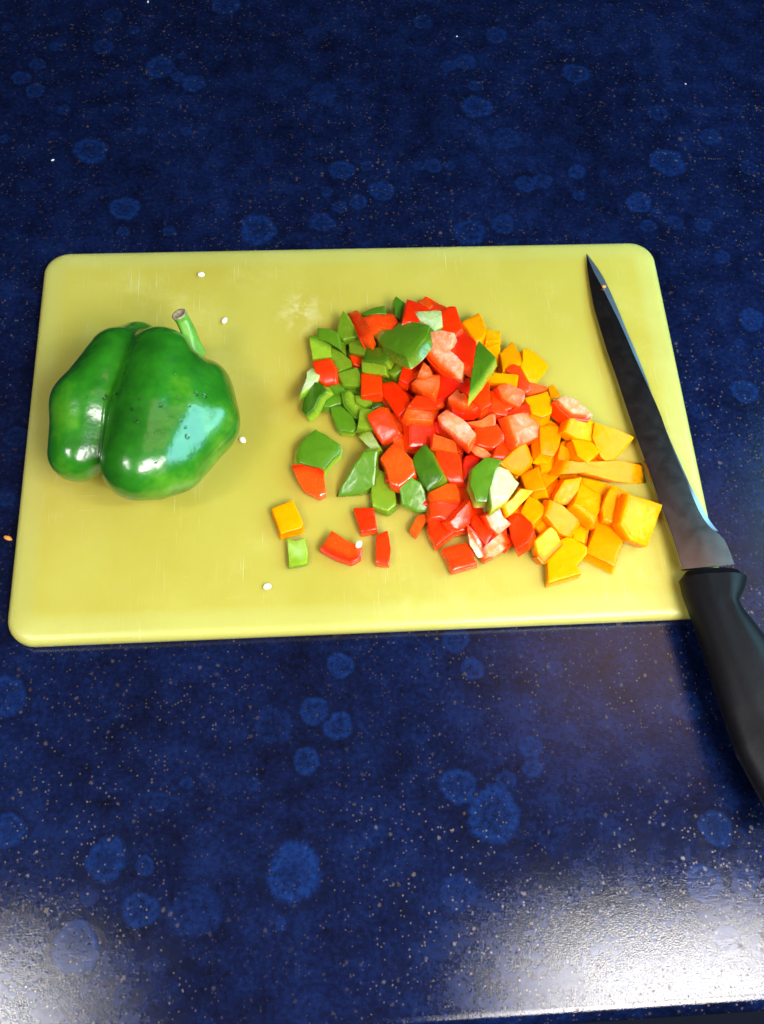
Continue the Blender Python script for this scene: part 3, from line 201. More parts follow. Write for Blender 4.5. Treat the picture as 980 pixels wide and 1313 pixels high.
def mesh_from(name, V, F, smooth=True, sharp=None):
    me = bpy.data.meshes.new(name); me.from_pydata([tuple(v) for v in V], [], F); me.update()
    if smooth:
        me.polygons.foreach_set('use_smooth', [True] * len(me.polygons))
        if sharp: me.set_sharp_from_angle(angle=math.radians(sharp))
    return me

def tag(o, label, cat, group=None, kind=None):
    if label: o['label'] = label
    if cat: o['category'] = cat
    if group: o['group'] = group
    if kind: o['kind'] = kind

def empty(name, loc):
    o = bpy.data.objects.new(name, None); COL.objects.link(o); o.location = loc; o.empty_display_size = 0.01
    return o

class Mat:
    def __init__(s, name):
        s.m = bpy.data.materials.new(name); s.m.use_nodes = True
        s.t = s.m.node_tree; s.p = s.t.nodes['Principled BSDF']
        s.tc = s.t.nodes.new('ShaderNodeTexCoord')
    def set(s, **kw):
        for k, v in kw.items(): s.p.inputs[k.replace('_', ' ')].default_value = v
    def n(s, typ, **kw):
        nd = s.t.nodes.new(typ)
        for k, v in kw.items():
            if k.startswith('i_'):
                key = k[2:].replace('_', ' ')
                nd.inputs[key].default_value = v
            else: setattr(nd, k, v)
        return nd
    def l(s, a, b): s.t.links.new(a, b)
    def noise(s, scale, detail=3, rough=.55, coord='Object', vec=None):
        nd = s.n('ShaderNodeTexNoise'); nd.inputs['Scale'].default_value = scale
        nd.inputs['Detail'].default_value = detail; nd.inputs['Roughness'].default_value = rough
        s.l(vec if vec is not None else s.tc.outputs[coord], nd.inputs['Vector']); return nd.outputs['Fac']
    def ramp(s, fac, stops):
        r = s.n('ShaderNodeValToRGB'); cr = r.color_ramp
        while len(cr.elements) > 2: cr.elements.remove(cr.elements[-1])
        for i, (p_, c) in enumerate(stops):
            el = cr.elements[i] if i < 2 else cr.elements.new(p_)
            el.position = p_; el.color = c if len(c) == 4 else (*c, 1)
        s.l(fac, r.inputs[0]); return r.outputs[0]
    def mix(s, fac, a, b, mode='MIX'):
        nd = s.n('ShaderNodeMix', data_type='RGBA', blend_type=mode)
        for sock, v in ((nd.inputs['Factor'], fac), (nd.inputs[6], a), (nd.inputs[7], b)):
            if isinstance(v, (int, float)): sock.default_value = v
            elif isinstance(v, tuple): sock.default_value = v if len(v) == 4 else (*v, 1)
            else: s.l(v, sock)
        return nd.outputs[2]
    def math(s, op, a, b=None, clamp=False):
        nd = s.n('ShaderNodeMath', operation=op, use_clamp=clamp)
        for i, v in enumerate((a, b)):
            if v is None: continue
            if isinstance(v, (int, float)): nd.inputs[i].default_value = v
            else: s.l(v, nd.inputs[i])
        return nd.outputs[0]
    def map(s, v, a, b, c=0., d=1.):
        nd = s.n('ShaderNodeMapRange'); s.l(v, nd.inputs[0])
        for i, x in enumerate((a, b, c, d)): nd.inputs[i + 1].default_value = x
        return nd.outputs[0]
    def attr(s, name):
        nd = s.n('ShaderNodeAttribute', attribute_name=name); return nd.outputs['Fac']
    def bump(s, h, strength, dist):
        nd = s.n('ShaderNodeBump'); nd.inputs['Strength'].default_value = strength; nd.inputs['Distance'].default_value = dist
        s.l(h, nd.inputs['Height'])
        if s.p.inputs['Normal'].links: s.l(s.p.inputs['Normal'].links[0].from_socket, nd.inputs['Normal'])
        s.l(nd.outputs[0], s.p.inputs['Normal'])
    def col(s, c): s.l(c, s.p.inputs['Base Color'])

# ------------------------------------------------------------------ materials
def counter_material():
    k = Mat('laminate')
    n1 = k.noise(70, 5, .65); n2 = k.noise(420, 4, .7); n3 = k.noise(16, 3)
    f = k.math('ADD', k.math('MULTIPLY', n1, .5), k.math('MULTIPLY', n2, .5))
    f = k.math('ADD', f, k.math('MULTIPLY', k.math('SUBTRACT', n3, .5), .35))
    base = k.ramp(f, [(.36, (.0011, .0022, .010)), (.66, (.0040, .0122, .060)), (.5, (.0021, .0054, .029))])
    b = k.attr('bubble')
    bl = k.math('MULTIPLY', k.map(b, 0, 1.2), k.map(n2, .34, .62, .20, 1.05))
    base = k.mix(k.math('MULTIPLY', bl, .62), base, (.0050, .028, .138))
    dk = k.map(b, 0, -.5)
    base = k.mix(k.math('MULTIPLY', dk, .55), base, (.0022, .004, .014))
    # mineral flecks
    tot = None
    for sc, th, r, lo in ((330, .945, .36, .40), (760, .885, .44, .38), (150, .965, .20, .43)):
        v = k.n('ShaderNodeTexVoronoi'); v.inputs['Scale'].default_value = sc
        wv = k.n('ShaderNodeVectorMath', operation='ADD'); k.l(k.tc.outputs['Object'], wv.inputs[0])
        nn = k.n('ShaderNodeTexNoise'); nn.inputs['Scale'].default_value = sc * 2.2; k.l(k.tc.outputs['Object'], nn.inputs['Vector'])
        sv = k.n('ShaderNodeVectorMath', operation='SCALE'); k.l(nn.outputs['Color'], sv.inputs[0]); sv.inputs['Scale'].default_value = .55 / sc
        k.l(sv.outputs[0], wv.inputs[1]); k.l(wv.outputs[0], v.inputs['Vector'])
        sep = k.n('ShaderNodeSeparateColor'); k.l(v.outputs['Color'], sep.inputs[0])
        cell = k.map(sep.outputs[0], th - .004, th + .004)
        dens = k.map(k.noise(9, 2), lo, lo + .18)
        dot = k.math('MULTIPLY', k.map(v.outputs['Distance'], r, r * .55), k.math('MULTIPLY', cell, k.map(dens, 0, 1, .25, 1.)))
        tot = dot if tot is None else k.math('MAXIMUM', tot, dot)
    fleck = k.ramp(k.noise(200, 2), [(.35, (.040, .027, .020)), (.65, (.115, .085, .062)), (.5, (.070, .042, .030))])
    base = k.mix(k.math('MULTIPLY', tot, .8), base, fleck)
    k.col(base)
    k.l(k.map(k.noise(60, 4), .3, .7, .085, .125), k.p.inputs['Roughness'])
    rs = k.p.inputs['Roughness'].links[0].from_socket
    k.l(k.math('ADD', rs, k.math('MULTIPLY', tot, .34)), k.p.inputs['Roughness'])
    k.l(k.math('MULTIPLY', tot, .25), k.p.inputs['Metallic'])
    k.bump(k.noise(1500, 2, .7), .15, .0004)
    k.bump(k.noise(420, 2, .6), .04, .0006)
    k.set(Specular_IOR_Level=.5)
    return k.m

def board_material():
    k = Mat('board_plastic')
    n1 = k.noise(14, 4); n2 = k.noise(900, 2, .6)
    base = k.ramp(n1, [(.3, (.415, .350, .050)), (.7, (.470, .425, .080))])
    mp = k.n('ShaderNodeMapping'); mp.inputs['Scale'].default_value = (1500, 38, 1); mp.inputs['Rotation'].default_value = (0, 0, .05)
    k.l(k.tc.outputs['Object'], mp.inputs[0])
    sc = k.map(k.noise(1, 2, .5, vec=mp.outputs[0]), .64, .74)
    mp2 = k.n('ShaderNodeMapping'); mp2.inputs['Scale'].default_value = (40, 1300, 1); mp2.inputs['Rotation'].default_value = (0, 0, -.5)
    k.l(k.tc.outputs['Object'], mp2.inputs[0])
    sc2 = k.map(k.noise(1, 2, .5, vec=mp2.outputs[0]), .70, .78)
    mask = k.map(k.noise(22, 3), .42, .64); mask2 = k.map(k.noise(30, 3), .52, .68)
    s_ = k.math('MAXIMUM', k.math('MULTIPLY', sc, mask), k.math('MULTIPLY', sc2, mask2))
    base = k.mix(k.math('MULTIPLY', s_, .45), base, (.82, .82, .56))
    # whitish scuffed haze and the damp smear left of the heap
    hz = k.math('MULTIPLY', k.map(k.noise(55, 5, .7), .5, .75), mask)
    base = k.mix(k.math('MULTIPLY', hz, .16), base, (.78, .77, .42))
    ds = k.n('ShaderNodeVectorMath', operation='DISTANCE'); k.l(k.tc.outputs['Object'], ds.inputs[0]); ds.inputs[1].default_value = (SMEAR[0] * mm, SMEAR[1] * mm, .009)
    sm = k.math('MULTIPLY', k.map(ds.outputs['Value'], .016, .004), k.map(k.noise(150, 4, .7), .45, .62))
    base = k.mix(k.math('MULTIPLY', sm, .35), base, (.80, .76, .50))
    # paler, greener rim
    base = k.mix(k.math('MULTIPLY', k.attr('rim'), .36), base, (.47, .52, .19))
    base = k.mix(k.map(n2, .45, .75, 0, .10), base, (.42, .36, .06))
    # pepper juice and warm bounced light painted into the colour round the heap
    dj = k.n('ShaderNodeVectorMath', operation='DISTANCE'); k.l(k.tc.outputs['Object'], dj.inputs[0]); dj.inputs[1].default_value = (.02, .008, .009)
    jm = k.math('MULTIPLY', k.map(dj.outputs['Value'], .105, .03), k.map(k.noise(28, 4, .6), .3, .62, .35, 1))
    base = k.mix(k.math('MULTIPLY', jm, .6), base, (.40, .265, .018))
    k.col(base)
    k.set(Subsurface_Weight=.55, Subsurface_Radius=(.020, .017, .004), Subsurface_Scale=1.0)
    k.l(k.math('ADD', k.map(n1, .3, .7, .30, .40), k.math('MULTIPLY', s_, .15)), k.p.inputs['Roughness'])
    k.bump(k.noise(1800, 2), .10, .0003)
    k.bump(s_, -.25, .0003)
    return k.m

def skin_material(name, a, b, sss, spec=.4):
    k = Mat(name)
    oi = k.n('ShaderNodeObjectInfo')
    f = k.math('ADD', k.math('MULTIPLY', oi.outputs['Random'], .7), k.math('MULTIPLY', k.noise(160, 3), .5))
    k.col(k.ramp(f, [(.15, a), (.95, b)]))
    k.set(Roughness=.26, Specular_IOR_Level=spec, Subsurface_Weight=.5, Subsurface_Radius=sss, Subsurface_Scale=1.0, Coat_Weight=.25 * spec, Coat_Roughness=.12)
    k.bump(k.noise(700, 2), .10, .0004)
    k.bump(k.noise(120, 2), .25, .002)
    return k.m

def flesh_material(name, deep, mid, pale, sss, frost, spec=.4):
    k = Mat(name)
    oi = k.n('ShaderNodeObjectInfo')
    pa = k.attr('pale')
    n = k.noise(200, 3, .5)
    f = k.math('ADD', pa, k.math('MULTIPLY', k.math('SUBTRACT', n, .5), .22))
    f = k.math('ADD', f, k.math('MULTIPLY', k.math('SUBTRACT', oi.outputs['Random'], .5), .20))
    c_ = k.ramp(f, [(.05, deep), (1.0, pale), (.60, mid)])
    fr = k.math('MULTIPLY', k.map(pa, .62, .95, 0, .55), k.map(k.noise(260, 4, .75), .44, .72))
    k.col(k.mix(fr, c_, frost))
    k.l(k.map(k.noise(600, 2), .35, .65, .10, .30), k.p.inputs['Roughness'])
    k.set(Subsurface_Weight=.85, Subsurface_Radius=sss, Subsurface_Scale=1.0, Specular_IOR_Level=spec, Coat_Weight=.35 if spec > .3 else .05, Coat_Roughness=.05)
    k.bump(k.noise(260, 2, .5), .22, .0014)
    k.bump(k.noise(1500, 2, .5), .12, .0004)
    k.l(k.p.inputs['Normal'].links[0].from_socket, k.p.inputs['Coat Normal'])
    return k.m

SKIN = {'r': skin_material('red_skin', (.82, .006, .0005), (.93, .045, .001), (.003, .0006, .0003)),
        'o': skin_material('orange_skin', (.93, .19, .0003), (.95, .33, .0004), (.004, .002, .0003), .08),
        'g': skin_material('green_skin', (.026, .105, .003), (.10, .235, .008), (.0012, .002, .0004))}
FLESH = {'r': flesh_material('red_flesh', (.88, .028, .001), (.94, .105, .006), (.95, .33, .14), (.008, .003, .0008), (.95, .80, .76)),
         'o': flesh_material('orange_flesh', (.93, .16, .0003), (.95, .29, .0005), (.96, .46, .002), (.008, .004, .0006), (.95, .66, .16), .09),
         'g': flesh_material('green_flesh', (.08, .17, .005), (.26, .40, .02), (.56, .70, .28), (.006, .007, .001), (.80, .90, .78))}

def pepper_material():
    k = Mat('pepper_skin')
    n = k.noise(26, 4, .6); n2 = k.noise(180, 3)
    f = k.math('ADD', n, k.math('MULTIPLY', k.math('SUBTRACT', n2, .5), .18))
    c = k.ramp(f, [(.30, (.008, .085, .004)), (.72, (.095, .30, .012)), (.52, (.018, .165, .006))])
    k.col(c)
    k.set(Roughness=.27, Coat_Weight=.6, Coat_Roughness=.17, Subsurface_Weight=.15, Subsurface_Radius=(.002, .004, .0008), Subsurface_Scale=1.0)
    k.bump(k.noise(85, 3), .17, .003)
    k.bump(k.noise(420, 2), .06, .0008)
    k.l(k.p.inputs['Normal'].links[0].from_socket, k.p.inputs['Coat Normal'])
    return k.m

def simple(name, c, rough=.5, metal=0., var=.25, scale=300, bump=.1, **kw):
    k = Mat(name)
    c2 = tuple(x * (1 - var) for x in c)
    k.col(k.ramp(k.noise(scale, 4), [(.3, c2), (.7, c)]))
    k.set(Roughness=rough, Metallic=metal, **kw)
    if bump: k.bump(k.noise(scale * 3, 2), bump, .0003)
    return k.m

# ------------------------------------------------------------------ countertop with rounded front edge
def build_counter():
    y_front, r = -.2800, .007
    xs = np.concatenate([np.arange(-.9, -.26, .04), np.arange(-.26, .26, .0011), np.arange(.26, .92, .04)])
    ys = np.concatenate([np.arange(.95, .36, -.04), np.arange(.36, y_front + r, -.0011)])
    prof = [(y, 0.) for y in ys]
    for a in np.linspace(0, math.pi / 2, 9): prof.append((y_front + r - r * math.sin(a), -r + r * math.cos(a)))
    prof += [(y_front, -.020), (y_front, -.032)]
    for a in np.linspace(0, math.pi / 2, 5)[1:]: prof.append((y_front + .006 - .006 * math.cos(a), -.032 - .006 * math.sin(a)))
    prof += [(.95, -.038)]
    P = np.array(prof); nx, ny = len(xs), len(P)
    co = np.zeros((ny, nx, 3)); co[:, :, 0] = xs[None]; co[:, :, 1] = P[:, None, 0]; co[:, :, 2] = P[:, None, 1]
    i = np.arange((ny - 1) * (nx - 1)); rr, cc = i // (nx - 1), i % (nx - 1)
    q = np.stack([rr * nx + cc, (rr + 1) * nx + cc, (rr + 1) * nx + cc + 1, rr * nx + cc + 1], 1)
    me = bpy.data.meshes.new('countertop')
    me.vertices.add(nx * ny); me.vertices.foreach_set('co', co.ravel())
    me.loops.add(q.size); me.loops.foreach_set('vertex_index', q.ravel().astype(np.int32))
    me.polygons.add(len(q)); me.polygons.foreach_set('loop_start', np.arange(len(q), dtype=np.int32) * 4)
    me.polygons.foreach_set('use_smooth', np.ones(len(q), bool))
    me.update(calc_edges=True)
    # printed bubbles of the laminate: pattern stored per vertex
    X, Y = co[:, :, 0].ravel() * 1000, (co[:, :, 1].ravel()) * 1000
    val = np.zeros(X.size)
    rng = np.random.default_rng(3)
    bs = list(BUBBLES)
    for _ in range(160):
        x, y = rng.uniform(-900, 900), rng.uniform(-270, 900)
        if -270 < x < 260 and y < 360: continue
        bs.append((x, y, rng.uniform(3, 13), rng.uniform(.4, 1.1)))
    for (x, y, r_, s_) in bs:
        d2 = (X - x) ** 2 + (Y - y) ** 2
        near = d2 < (r_ * 1.7) ** 2
        dx, dy = X[near] - x, Y[near] - y
        th = np.arctan2(dy, dx); ph = rng.uniform(0, 6.28, 5)
        w = 1 + .05 * np.sin(2 * th + ph[0]) + .045 * np.sin(3 * th + ph[1]) + .03 * np.sin(5 * th + ph[2]) + .02 * np.sin(9 * th + ph[3])
        d = np.sqrt(d2[near]) / (r_ * w)
        edge = np.clip((1.08 - d) / .26, 0, 1); edge = edge * edge * (3 - 2 * edge)
        ringy = .55 + .45 * np.exp(-((d - .78) / .17) ** 2)
        if r_ > 8: ringy -= .22 * np.exp(-(d / .35) ** 2) * (1 + .5 * np.sin(4 * th + ph[4]))
        v = edge * ringy * s_
        halo = -.42 * np.exp(-((d - 1.16) / .14) ** 2) * min(1, s_)
        cur = val[near]
        val[near] = np.where(v > .02, np.maximum(cur, v), np.where(cur > .02, cur, np.minimum(cur, halo)))
    at = me.attributes.new('bubble', 'FLOAT', 'POINT'); at.data.foreach_set('value', val.astype(np.float32))
    o = link('countertop', me, counter_material())
    o['kind'] = 'structure'; o['label'] = 'dark blue laminate countertop with pale blue bubble pattern and beige flecks'
build_counter()

# ------------------------------------------------------------------ cutting board
def rounded_rect(w, d, r, n=12):
    P = []
    for cx_, cy_, a0 in ((w / 2 - r, d / 2 - r, 0), (-w / 2 + r, d / 2 - r, 90), (-w / 2 + r, -d / 2 + r, 180), (w / 2 - r, -d / 2 + r, 270)):
        for i in range(n + 1):
            a = math.radians(a0 + 90 * i / n); P.append((cx_ + r * math.cos(a), cy_ + r * math.sin(a)))
    return P
def build_board():
    t = BOARD_T; W, D = BOARD_W, BOARD_D; R0 = .0135
    rings = [(.0145, t, 0), (.0120, t - .0001, .35), (.0095, t - .00035, .7), (.0050, t - .0007, .8), (.0026, t - .0010, 1), (.0014, t - .0016, 1), (.0005, t - .0026, 1), (0, t - .0040, 1),
             (0, .0030, .9), (.0006, .0014, .8), (.0020, .0004, .6), (.0040, .0003, .5)]
    V = []; F = []; rim = []
    n = 0
    for (ins, z, w) in rings:
        P = rounded_rect(W - 2 * ins, D - 2 * ins, max(R0 - ins * .75, .003)); n = len(P)
        V += [(x, y, z) for x, y in P]; rim += [w] * n
    for k in range(len(rings) - 1):
        for i in range(n):
            j = (i + 1) % n; F.append((k * n + i, (k + 1) * n + i, (k + 1) * n + j, k * n + j))
    F.append(tuple(range(n))); F.append(tuple(range(len(V) - 1, len(V) - n - 1, -1)))
    me = mesh_from('cutting_board', V, F, True, 50)
    me.attributes.new('rim', 'FLOAT', 'POINT').data.foreach_set('value', rim)
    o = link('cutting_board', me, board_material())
    tag(o, 'yellow-green translucent plastic cutting board with rounded corners on the blue countertop', 'cutting board')
build_board()
TOP = BOARD_T

# ------------------------------------------------------------------ knife
def build_knife():
    O = Vector(KN_O) * mm; ax, lat, nn = Vector(KN_AX), Vector(KN_LAT), Vector(KN_N)
    def W(s, l, h): return O + ax * (s * mm) + lat * (l * mm) + nn * (h * mm)
    root = empty('kitchen_knife', W(175, 0, 0)); inv = -Vector(root.location)
    tag(root, 'kitchen knife with dark blade and black handle lying along the board\'s right side', 'knife')
    def resample(poly, n, s0=None, s1=None):
        P = np.array(poly); d = np.concatenate([[0], np.cumsum(np.linalg.norm(np.diff(P, axis=0), axis=1))])
        u = np.linspace(0, d[-1], n); return np.stack([np.interp(u, d, P[:, 0]), np.interp(u, d, P[:, 1])], 1)
    n = 60
    sp = resample(KN_SPINE, n); bv = resample(KN_BEVEL + KN_HEEL[1:], n); eg = resample(KN_EDGE + KN_HEEL[1:], n)
    bvb = resample(KN_BEVEL, n); egb = resample(KN_EDGE, n)
    V = []; F = []
    th = lambda i: .25 + .85 * min(1, i / (n * .35))
    for i in range(n):
        a = th(i)
        V += [W(sp[i][0], sp[i][1], a * .85), W(*(sp[i] * .93 + bv[i] * .07), a), W(*(sp[i] * .35 + bv[i] * .65), a * .92), W(bv[i][0], bv[i][1], a * .62),
              W(bv[i][0], bv[i][1], -a * .62), W(*(sp[i] * .93 + bv[i] * .07), -a), W(sp[i][0], sp[i][1], -a * .85)]
    m_ = 7
    for i in range(n - 1):
        for j in range(m_):
            k = (j + 1) % m_; F.append((i * m_ + j, i * m_ + k, (i + 1) * m_ + k, (i + 1) * m_ + j))
    F.append(tuple(range(m_))[::-1]); F.append(tuple(range((n - 1) * m_, n * m_)))
    me = mesh_from('blade', [v + inv for v in V], F, True, 35)
    bm_ = Mat('blade_steel'); nz = bm_.noise(60, 4)
    br = bm_.noise(160, 4, .6)
    bm_.col(bm_.ramp(nz, [(.3, (.20, .175, .17)), (.7, (.25, .22, .215))]))
    bm_.l(bm_.map(br, .3, .7, .19, .25), bm_.p.inputs['Roughness']); bm_.set(Metallic=1.0)
    link('blade', me, bm_.m, root)
    V = []; F = []
    for i in range(n):
        a = th(i) * .62
        V += [W(bvb[i][0], bvb[i][1], a + .02), W(egb[i][0], egb[i][1], .04), W(egb[i][0], egb[i][1], -.04), W(bvb[i][0], bvb[i][1], -a - .02)]
    for i in range(n - 1):
        for j in range(4):
            k = (j + 1) % 4; F.append((i * 4 + j, i * 4 + k, (i + 1) * 4 + k, (i + 1) * 4 + j))
    F.append((3, 2, 1, 0)); F.append(tuple(range((n - 1) * 4, n * 4)))
    me = mesh_from('cutting_edge', [v + inv for v in V], F, True, 30)
    ce = link('cutting_edge', me, simple('ground_steel', (.55, .62, .75), .38, 1.0, .2, 120, .12), root)
    # handle: lofted sections between the two measured outlines
    hl, hr = resample(KN_HL, 60), resample(KN_HR, 60)
    gv = np.array(KN_GROOVE)
    V = []; F = []; K = 40
    ns = 60
    for i in range(ns):
        A, B = hl[i], hr[i]; s_ = i / (ns - 1)
        mid = (A + B) / 2; half = (B - A) / 2; w = np.linalg.norm(half)
        H = 9.2 + 1.3 * math.sin(math.pi * s_) if s_ > .03 else 7.6
        e0 = min(1, .80 + i * .10) if i < 3 else 1
        if s_ > .93: e0 *= math.sqrt(max(.02, 1 - ((s_ - .93) / .075) ** 2))
        gl = np.interp(mid[0], gv[:, 0], gv[:, 1], left=gv[0, 1], right=gv[-1, 1])
        for j in range(K):
            t_ = 2 * math.pi * j / K
            c, s2 = math.cos(t_), math.sin(t_)
            u = math.copysign(abs(c) ** .75, c); v = math.copysign(abs(s2) ** .8, s2)
            pt = mid + half * u * e0
            h = v * H * e0
            if v > 0:
                lat_ = mid[1] + (half[1]) * u
                g = (lat_ - gl) / 2.2
                h -= 1.3 * math.exp(-g * g)
                if lat_ > gl: h -= min(2.6, .22 * (lat_ - gl))
            V.append(W(pt[0], pt[1], h))
    for i in range(ns - 1):
        for j in range(K):
            k = (j + 1) % K; F.append((i * K + j, (i + 1) * K + j, (i + 1) * K + k, i * K + k))
    F.append(tuple(range(K))); F.append(tuple(range((ns - 1) * K, ns * K))[::-1])
    V = [Vector((v.x, v.y, max(v.z, (TOP + .0002) if (abs(v.x) < BOARD_W / 2 + .003 and v.y > -BOARD_D / 2 - .003) else .002))) for v in V]
    me = mesh_from('handle', [v + inv for v in V], F, True, 40)
    link('handle', me, simple('black_plastic', (.006, .006, .008), .42, 0, .3, 500, .18, Specular_IOR_Level=.16), root)
    # a bead of water on the handle and a crumb stuck to the blade
    return W
KW = build_knife()

# ------------------------------------------------------------------ whole green pepper
def build_pepper():
    C0 = np.array(PEP_C)
    P = {k: [] for k in 'abcd'}
    for k, x, y, z, r in PEP: P[k].append((np.array((x, y, z)), r))
    def cap(p, chain):
        best = None
        for (a, ra), (b, rb) in zip(chain[:-1], chain[1:]):
            ab = b - a; h = np.clip(((p - a) @ ab) / (ab @ ab), 0, 1)
            d = np.linalg.norm(p - a - h[:, None] * ab, axis=1) - (ra + (rb - ra) * h)
            best = d if best is None else smin(best, d, 3)
        return best
    def smin(a, b, k):
        h = np.clip(.5 + .5 * (b - a) / k, 0, 1); return b + (a - b) * h - k * h * (1 - h)
    def sdf(p):
        d = cap(p, P['b'])
        d = smin(d, cap(p, P['c']), 4)
        # the broad flat flank between the middle lobe and the right one
        for u in np.linspace(.12, 1, 10):
            def at(ch):
                w = u * (len(ch) - 1); i0 = min(int(w), len(ch) - 2); f_ = w - i0
                return ch[i0][0] * (1 - f_) + ch[i0 + 1][0] * f_, ch[i0][1] * (1 - f_) + ch[i0 + 1][1] * f_
            (pb, rb), (pc, rc) = at(P['b']), at(P['c'])
            d = smin(d, cap(p, [(pb, rb), ((pb + pc) / 2, (rb + rc) / 2 + .9), (pc, rc)]), 2.0)
        d = smin(d, cap(p, P['d']), 7)
        d = smin(d, cap(p, P['a']), 5.5)
        return d
    nu, nv = 220, 130
    th = np.linspace(0, 2 * math.pi, nu, endpoint=False); ph = np.linspace(.02, math.pi - .02, nv)
    TH, PH = np.meshgrid(th, ph)
    dirs = np.stack([np.sin(PH) * np.cos(TH), np.sin(PH) * np.sin(TH), np.cos(PH)], -1).reshape(-1, 3)
    lo = np.zeros(len(dirs)); hi = np.full(len(dirs), 90.)
    # march inwards to the outermost surface
    r = np.full(len(dirs), 85.); done = np.zeros(len(dirs), bool)
    for _ in range(90):
        d = sdf(C0 + dirs * r[:, None]); step = np.clip(d * .7, 0.02, 6)
        done |= d < .05
        r = np.where(done, r, r - step)
    R_ = r.reshape(nv, nu)
    for _ in range(2):   # a little smoothing along the surface
        Rp = np.pad(R_, ((1, 1), (0, 0)), mode='edge')
        R_ = .5 * R_ + .125 * (np.roll(R_, 1, 1) + np.roll(R_, -1, 1) + Rp[:-2] + Rp[2:])
    V = C0 + dirs * R_.reshape(-1)[:, None]
    zmin = TOP * 1000 + .15
    low = V[:, 2] < zmin + 2.5
    V[low, 2] = zmin + 2.5 - 2.5 * np.tanh((zmin + 2.5 - V[low, 2]) / 2.5)
    base = np.array((C0[0], C0[1], zmin))
    F = []
    for i in range(nv - 1):
        for j in range(nu):
            k = (j + 1) % nu; F.append((i * nu + j, (i + 1) * nu + j, (i + 1) * nu + k, i * nu + k))
    F.append(tuple(range(nu))); F.append(tuple(range((nv - 1) * nu, nv * nu))[::-1])
    root = empty('green_pepper', tuple(base * mm))
    tag(root, 'large shiny green bell pepper with curved stem lying on the left of the board', 'pepper')
    link('body', mesh_from('body', (V - base) * mm, F), pepper_material(), root)
    # stem
    pts = [(Vector(q[:3]), q[3]) for q in STEM]
    path = []
    for i in range(len(pts) - 1):
        for s_ in np.linspace(0, 1, 5, endpoint=(i == len(pts) - 2)): path.append((pts[i][0].lerp(pts[i + 1][0], s_), pts[i][1] + (pts[i + 1][1] - pts[i][1]) * s_))
    for _ in range(3):
        path = [path[0]] + [((path[i - 1][0] + path[i][0] * 2 + path[i + 1][0]) / 4, path[i][1]) for i in range(1, len(path) - 1)] + [path[-1]]
    V2 = []; F2 = []; K = 18; rnd = random.Random(2)
    for i, (q, r_) in enumerate(path):
        tdir = (path[min(i + 1, len(path) - 1)][0] - path[max(i - 1, 0)][0]).normalized()
        a = tdir.cross(Vector((0, 0, 1))).normalized(); b = a.cross(tdir)
        for j in range(K):
            t_ = 2 * math.pi * j / K
            rr = r_ * (1 + .09 * math.cos(5 * t_))
            V2.append(q + a * rr * math.cos(t_) + b * rr * math.sin(t_))
    n = len(path)
    for i in range(n - 1):
        for j in range(K):
            k = (j + 1) % K; F2.append((i * K + j, i * K + k, (i + 1) * K + k, (i + 1) * K + j))
    bv = Vector(base)
    st = link('stem', mesh_from('stem', [(v - bv) * mm for v in V2], F2), simple('stem_green', (.15, .42, .045), .4, 0, .45, 140, .2), root)
    # cut end of the stem: brownish dished disc
    q, r_ = path[-1]; tdir = (path[-1][0] - path[-3][0]).normalized(); a = tdir.cross(Vector((0, 0, 1))).normalized(); b = a.cross(tdir)
    V3 = []; F3 = []
    for rr, dz in ((1.02, -.3), (1.04, .35), (.80, .45), (.5, -.5), (.15, -.9)):
        for j in range(K):
            t_ = 2 * math.pi * j / K; V3.append(q + (a * math.cos(t_) + b * math.sin(t_)) * r_ * rr * (1 + rnd.uniform(-.05, .05)) + tdir * dz)
    for i in range(4):
        for j in range(K):
            k = (j + 1) % K; F3.append((i * K + j, i * K + k, (i + 1) * K + k, (i + 1) * K + j))
    F3.append(tuple(range(4 * K, 5 * K)))
    link('cut_end', mesh_from('cut_end', [(v - bv) * mm for v in V3], F3), simple('dry_stem', (.42, .34, .22), .7, 0, .65, 700, .4), st)
    # water droplets clinging to the skin
    Vd = []; Fd = []
    for q in DROPS:
        d = np.array(q) - np.array(CAM_C) * 1000; d /= np.linalg.norm(d)
        p0 = np.array(CAM_C) * 1000 + d * (np.linalg.norm(np.array(q) - np.array(CAM_C) * 1000) - 40)
        for _ in range(60):
            dd = sdf(p0[None])[0]
            if dd < .02 or dd > 200: break
            p0 = p0 + d * dd * .8
        if sdf(p0[None])[0] > .5: continue
        e_ = .2; g = np.array([sdf((p0 + e_ * np.eye(3)[i])[None])[0] - sdf((p0 - e_ * np.eye(3)[i])[None])[0] for i in range(3)]); g /= np.linalg.norm(g)
        N = Vector(g); a = N.orthogonal().normalized(); b = N.cross(a); r0 = rnd.uniform(.7, 1.5); o_ = len(Vd); c0 = Vector(p0)
        el = rnd.uniform(.75, 1.3)
        for k, (rr, hh) in enumerate(((1.05, -.25), (1, .1), (.8, .38), (.45, .55))):
            for j in range(10):
                t_ = 2 * math.pi * j / 10; Vd.append((c0 + (a * math.cos(t_) * el + b * math.sin(t_)) * r0 * rr + N * hh * r0 - bv) * mm)
        for k in range(3):
            for j in range(10):
                l_ = (j + 1) % 10; Fd.append((o_ + k * 10 + j, o_ + k * 10 + l_, o_ + (k + 1) * 10 + l_, o_ + (k + 1) * 10 + j))
        Fd.append(tuple(o_ + 30 + j for j in range(10)))
    w = Mat('water'); w.set(Base_Color=(1, 1, 1, 1), Roughness=.02, IOR=1.33, Transmission_Weight=1.0)
    if Vd:
        o = link('water_drops', mesh_from('water_drops', Vd, Fd), w.m, root); o['kind'] = 'stuff'
    return w.m
WATER = build_pepper()

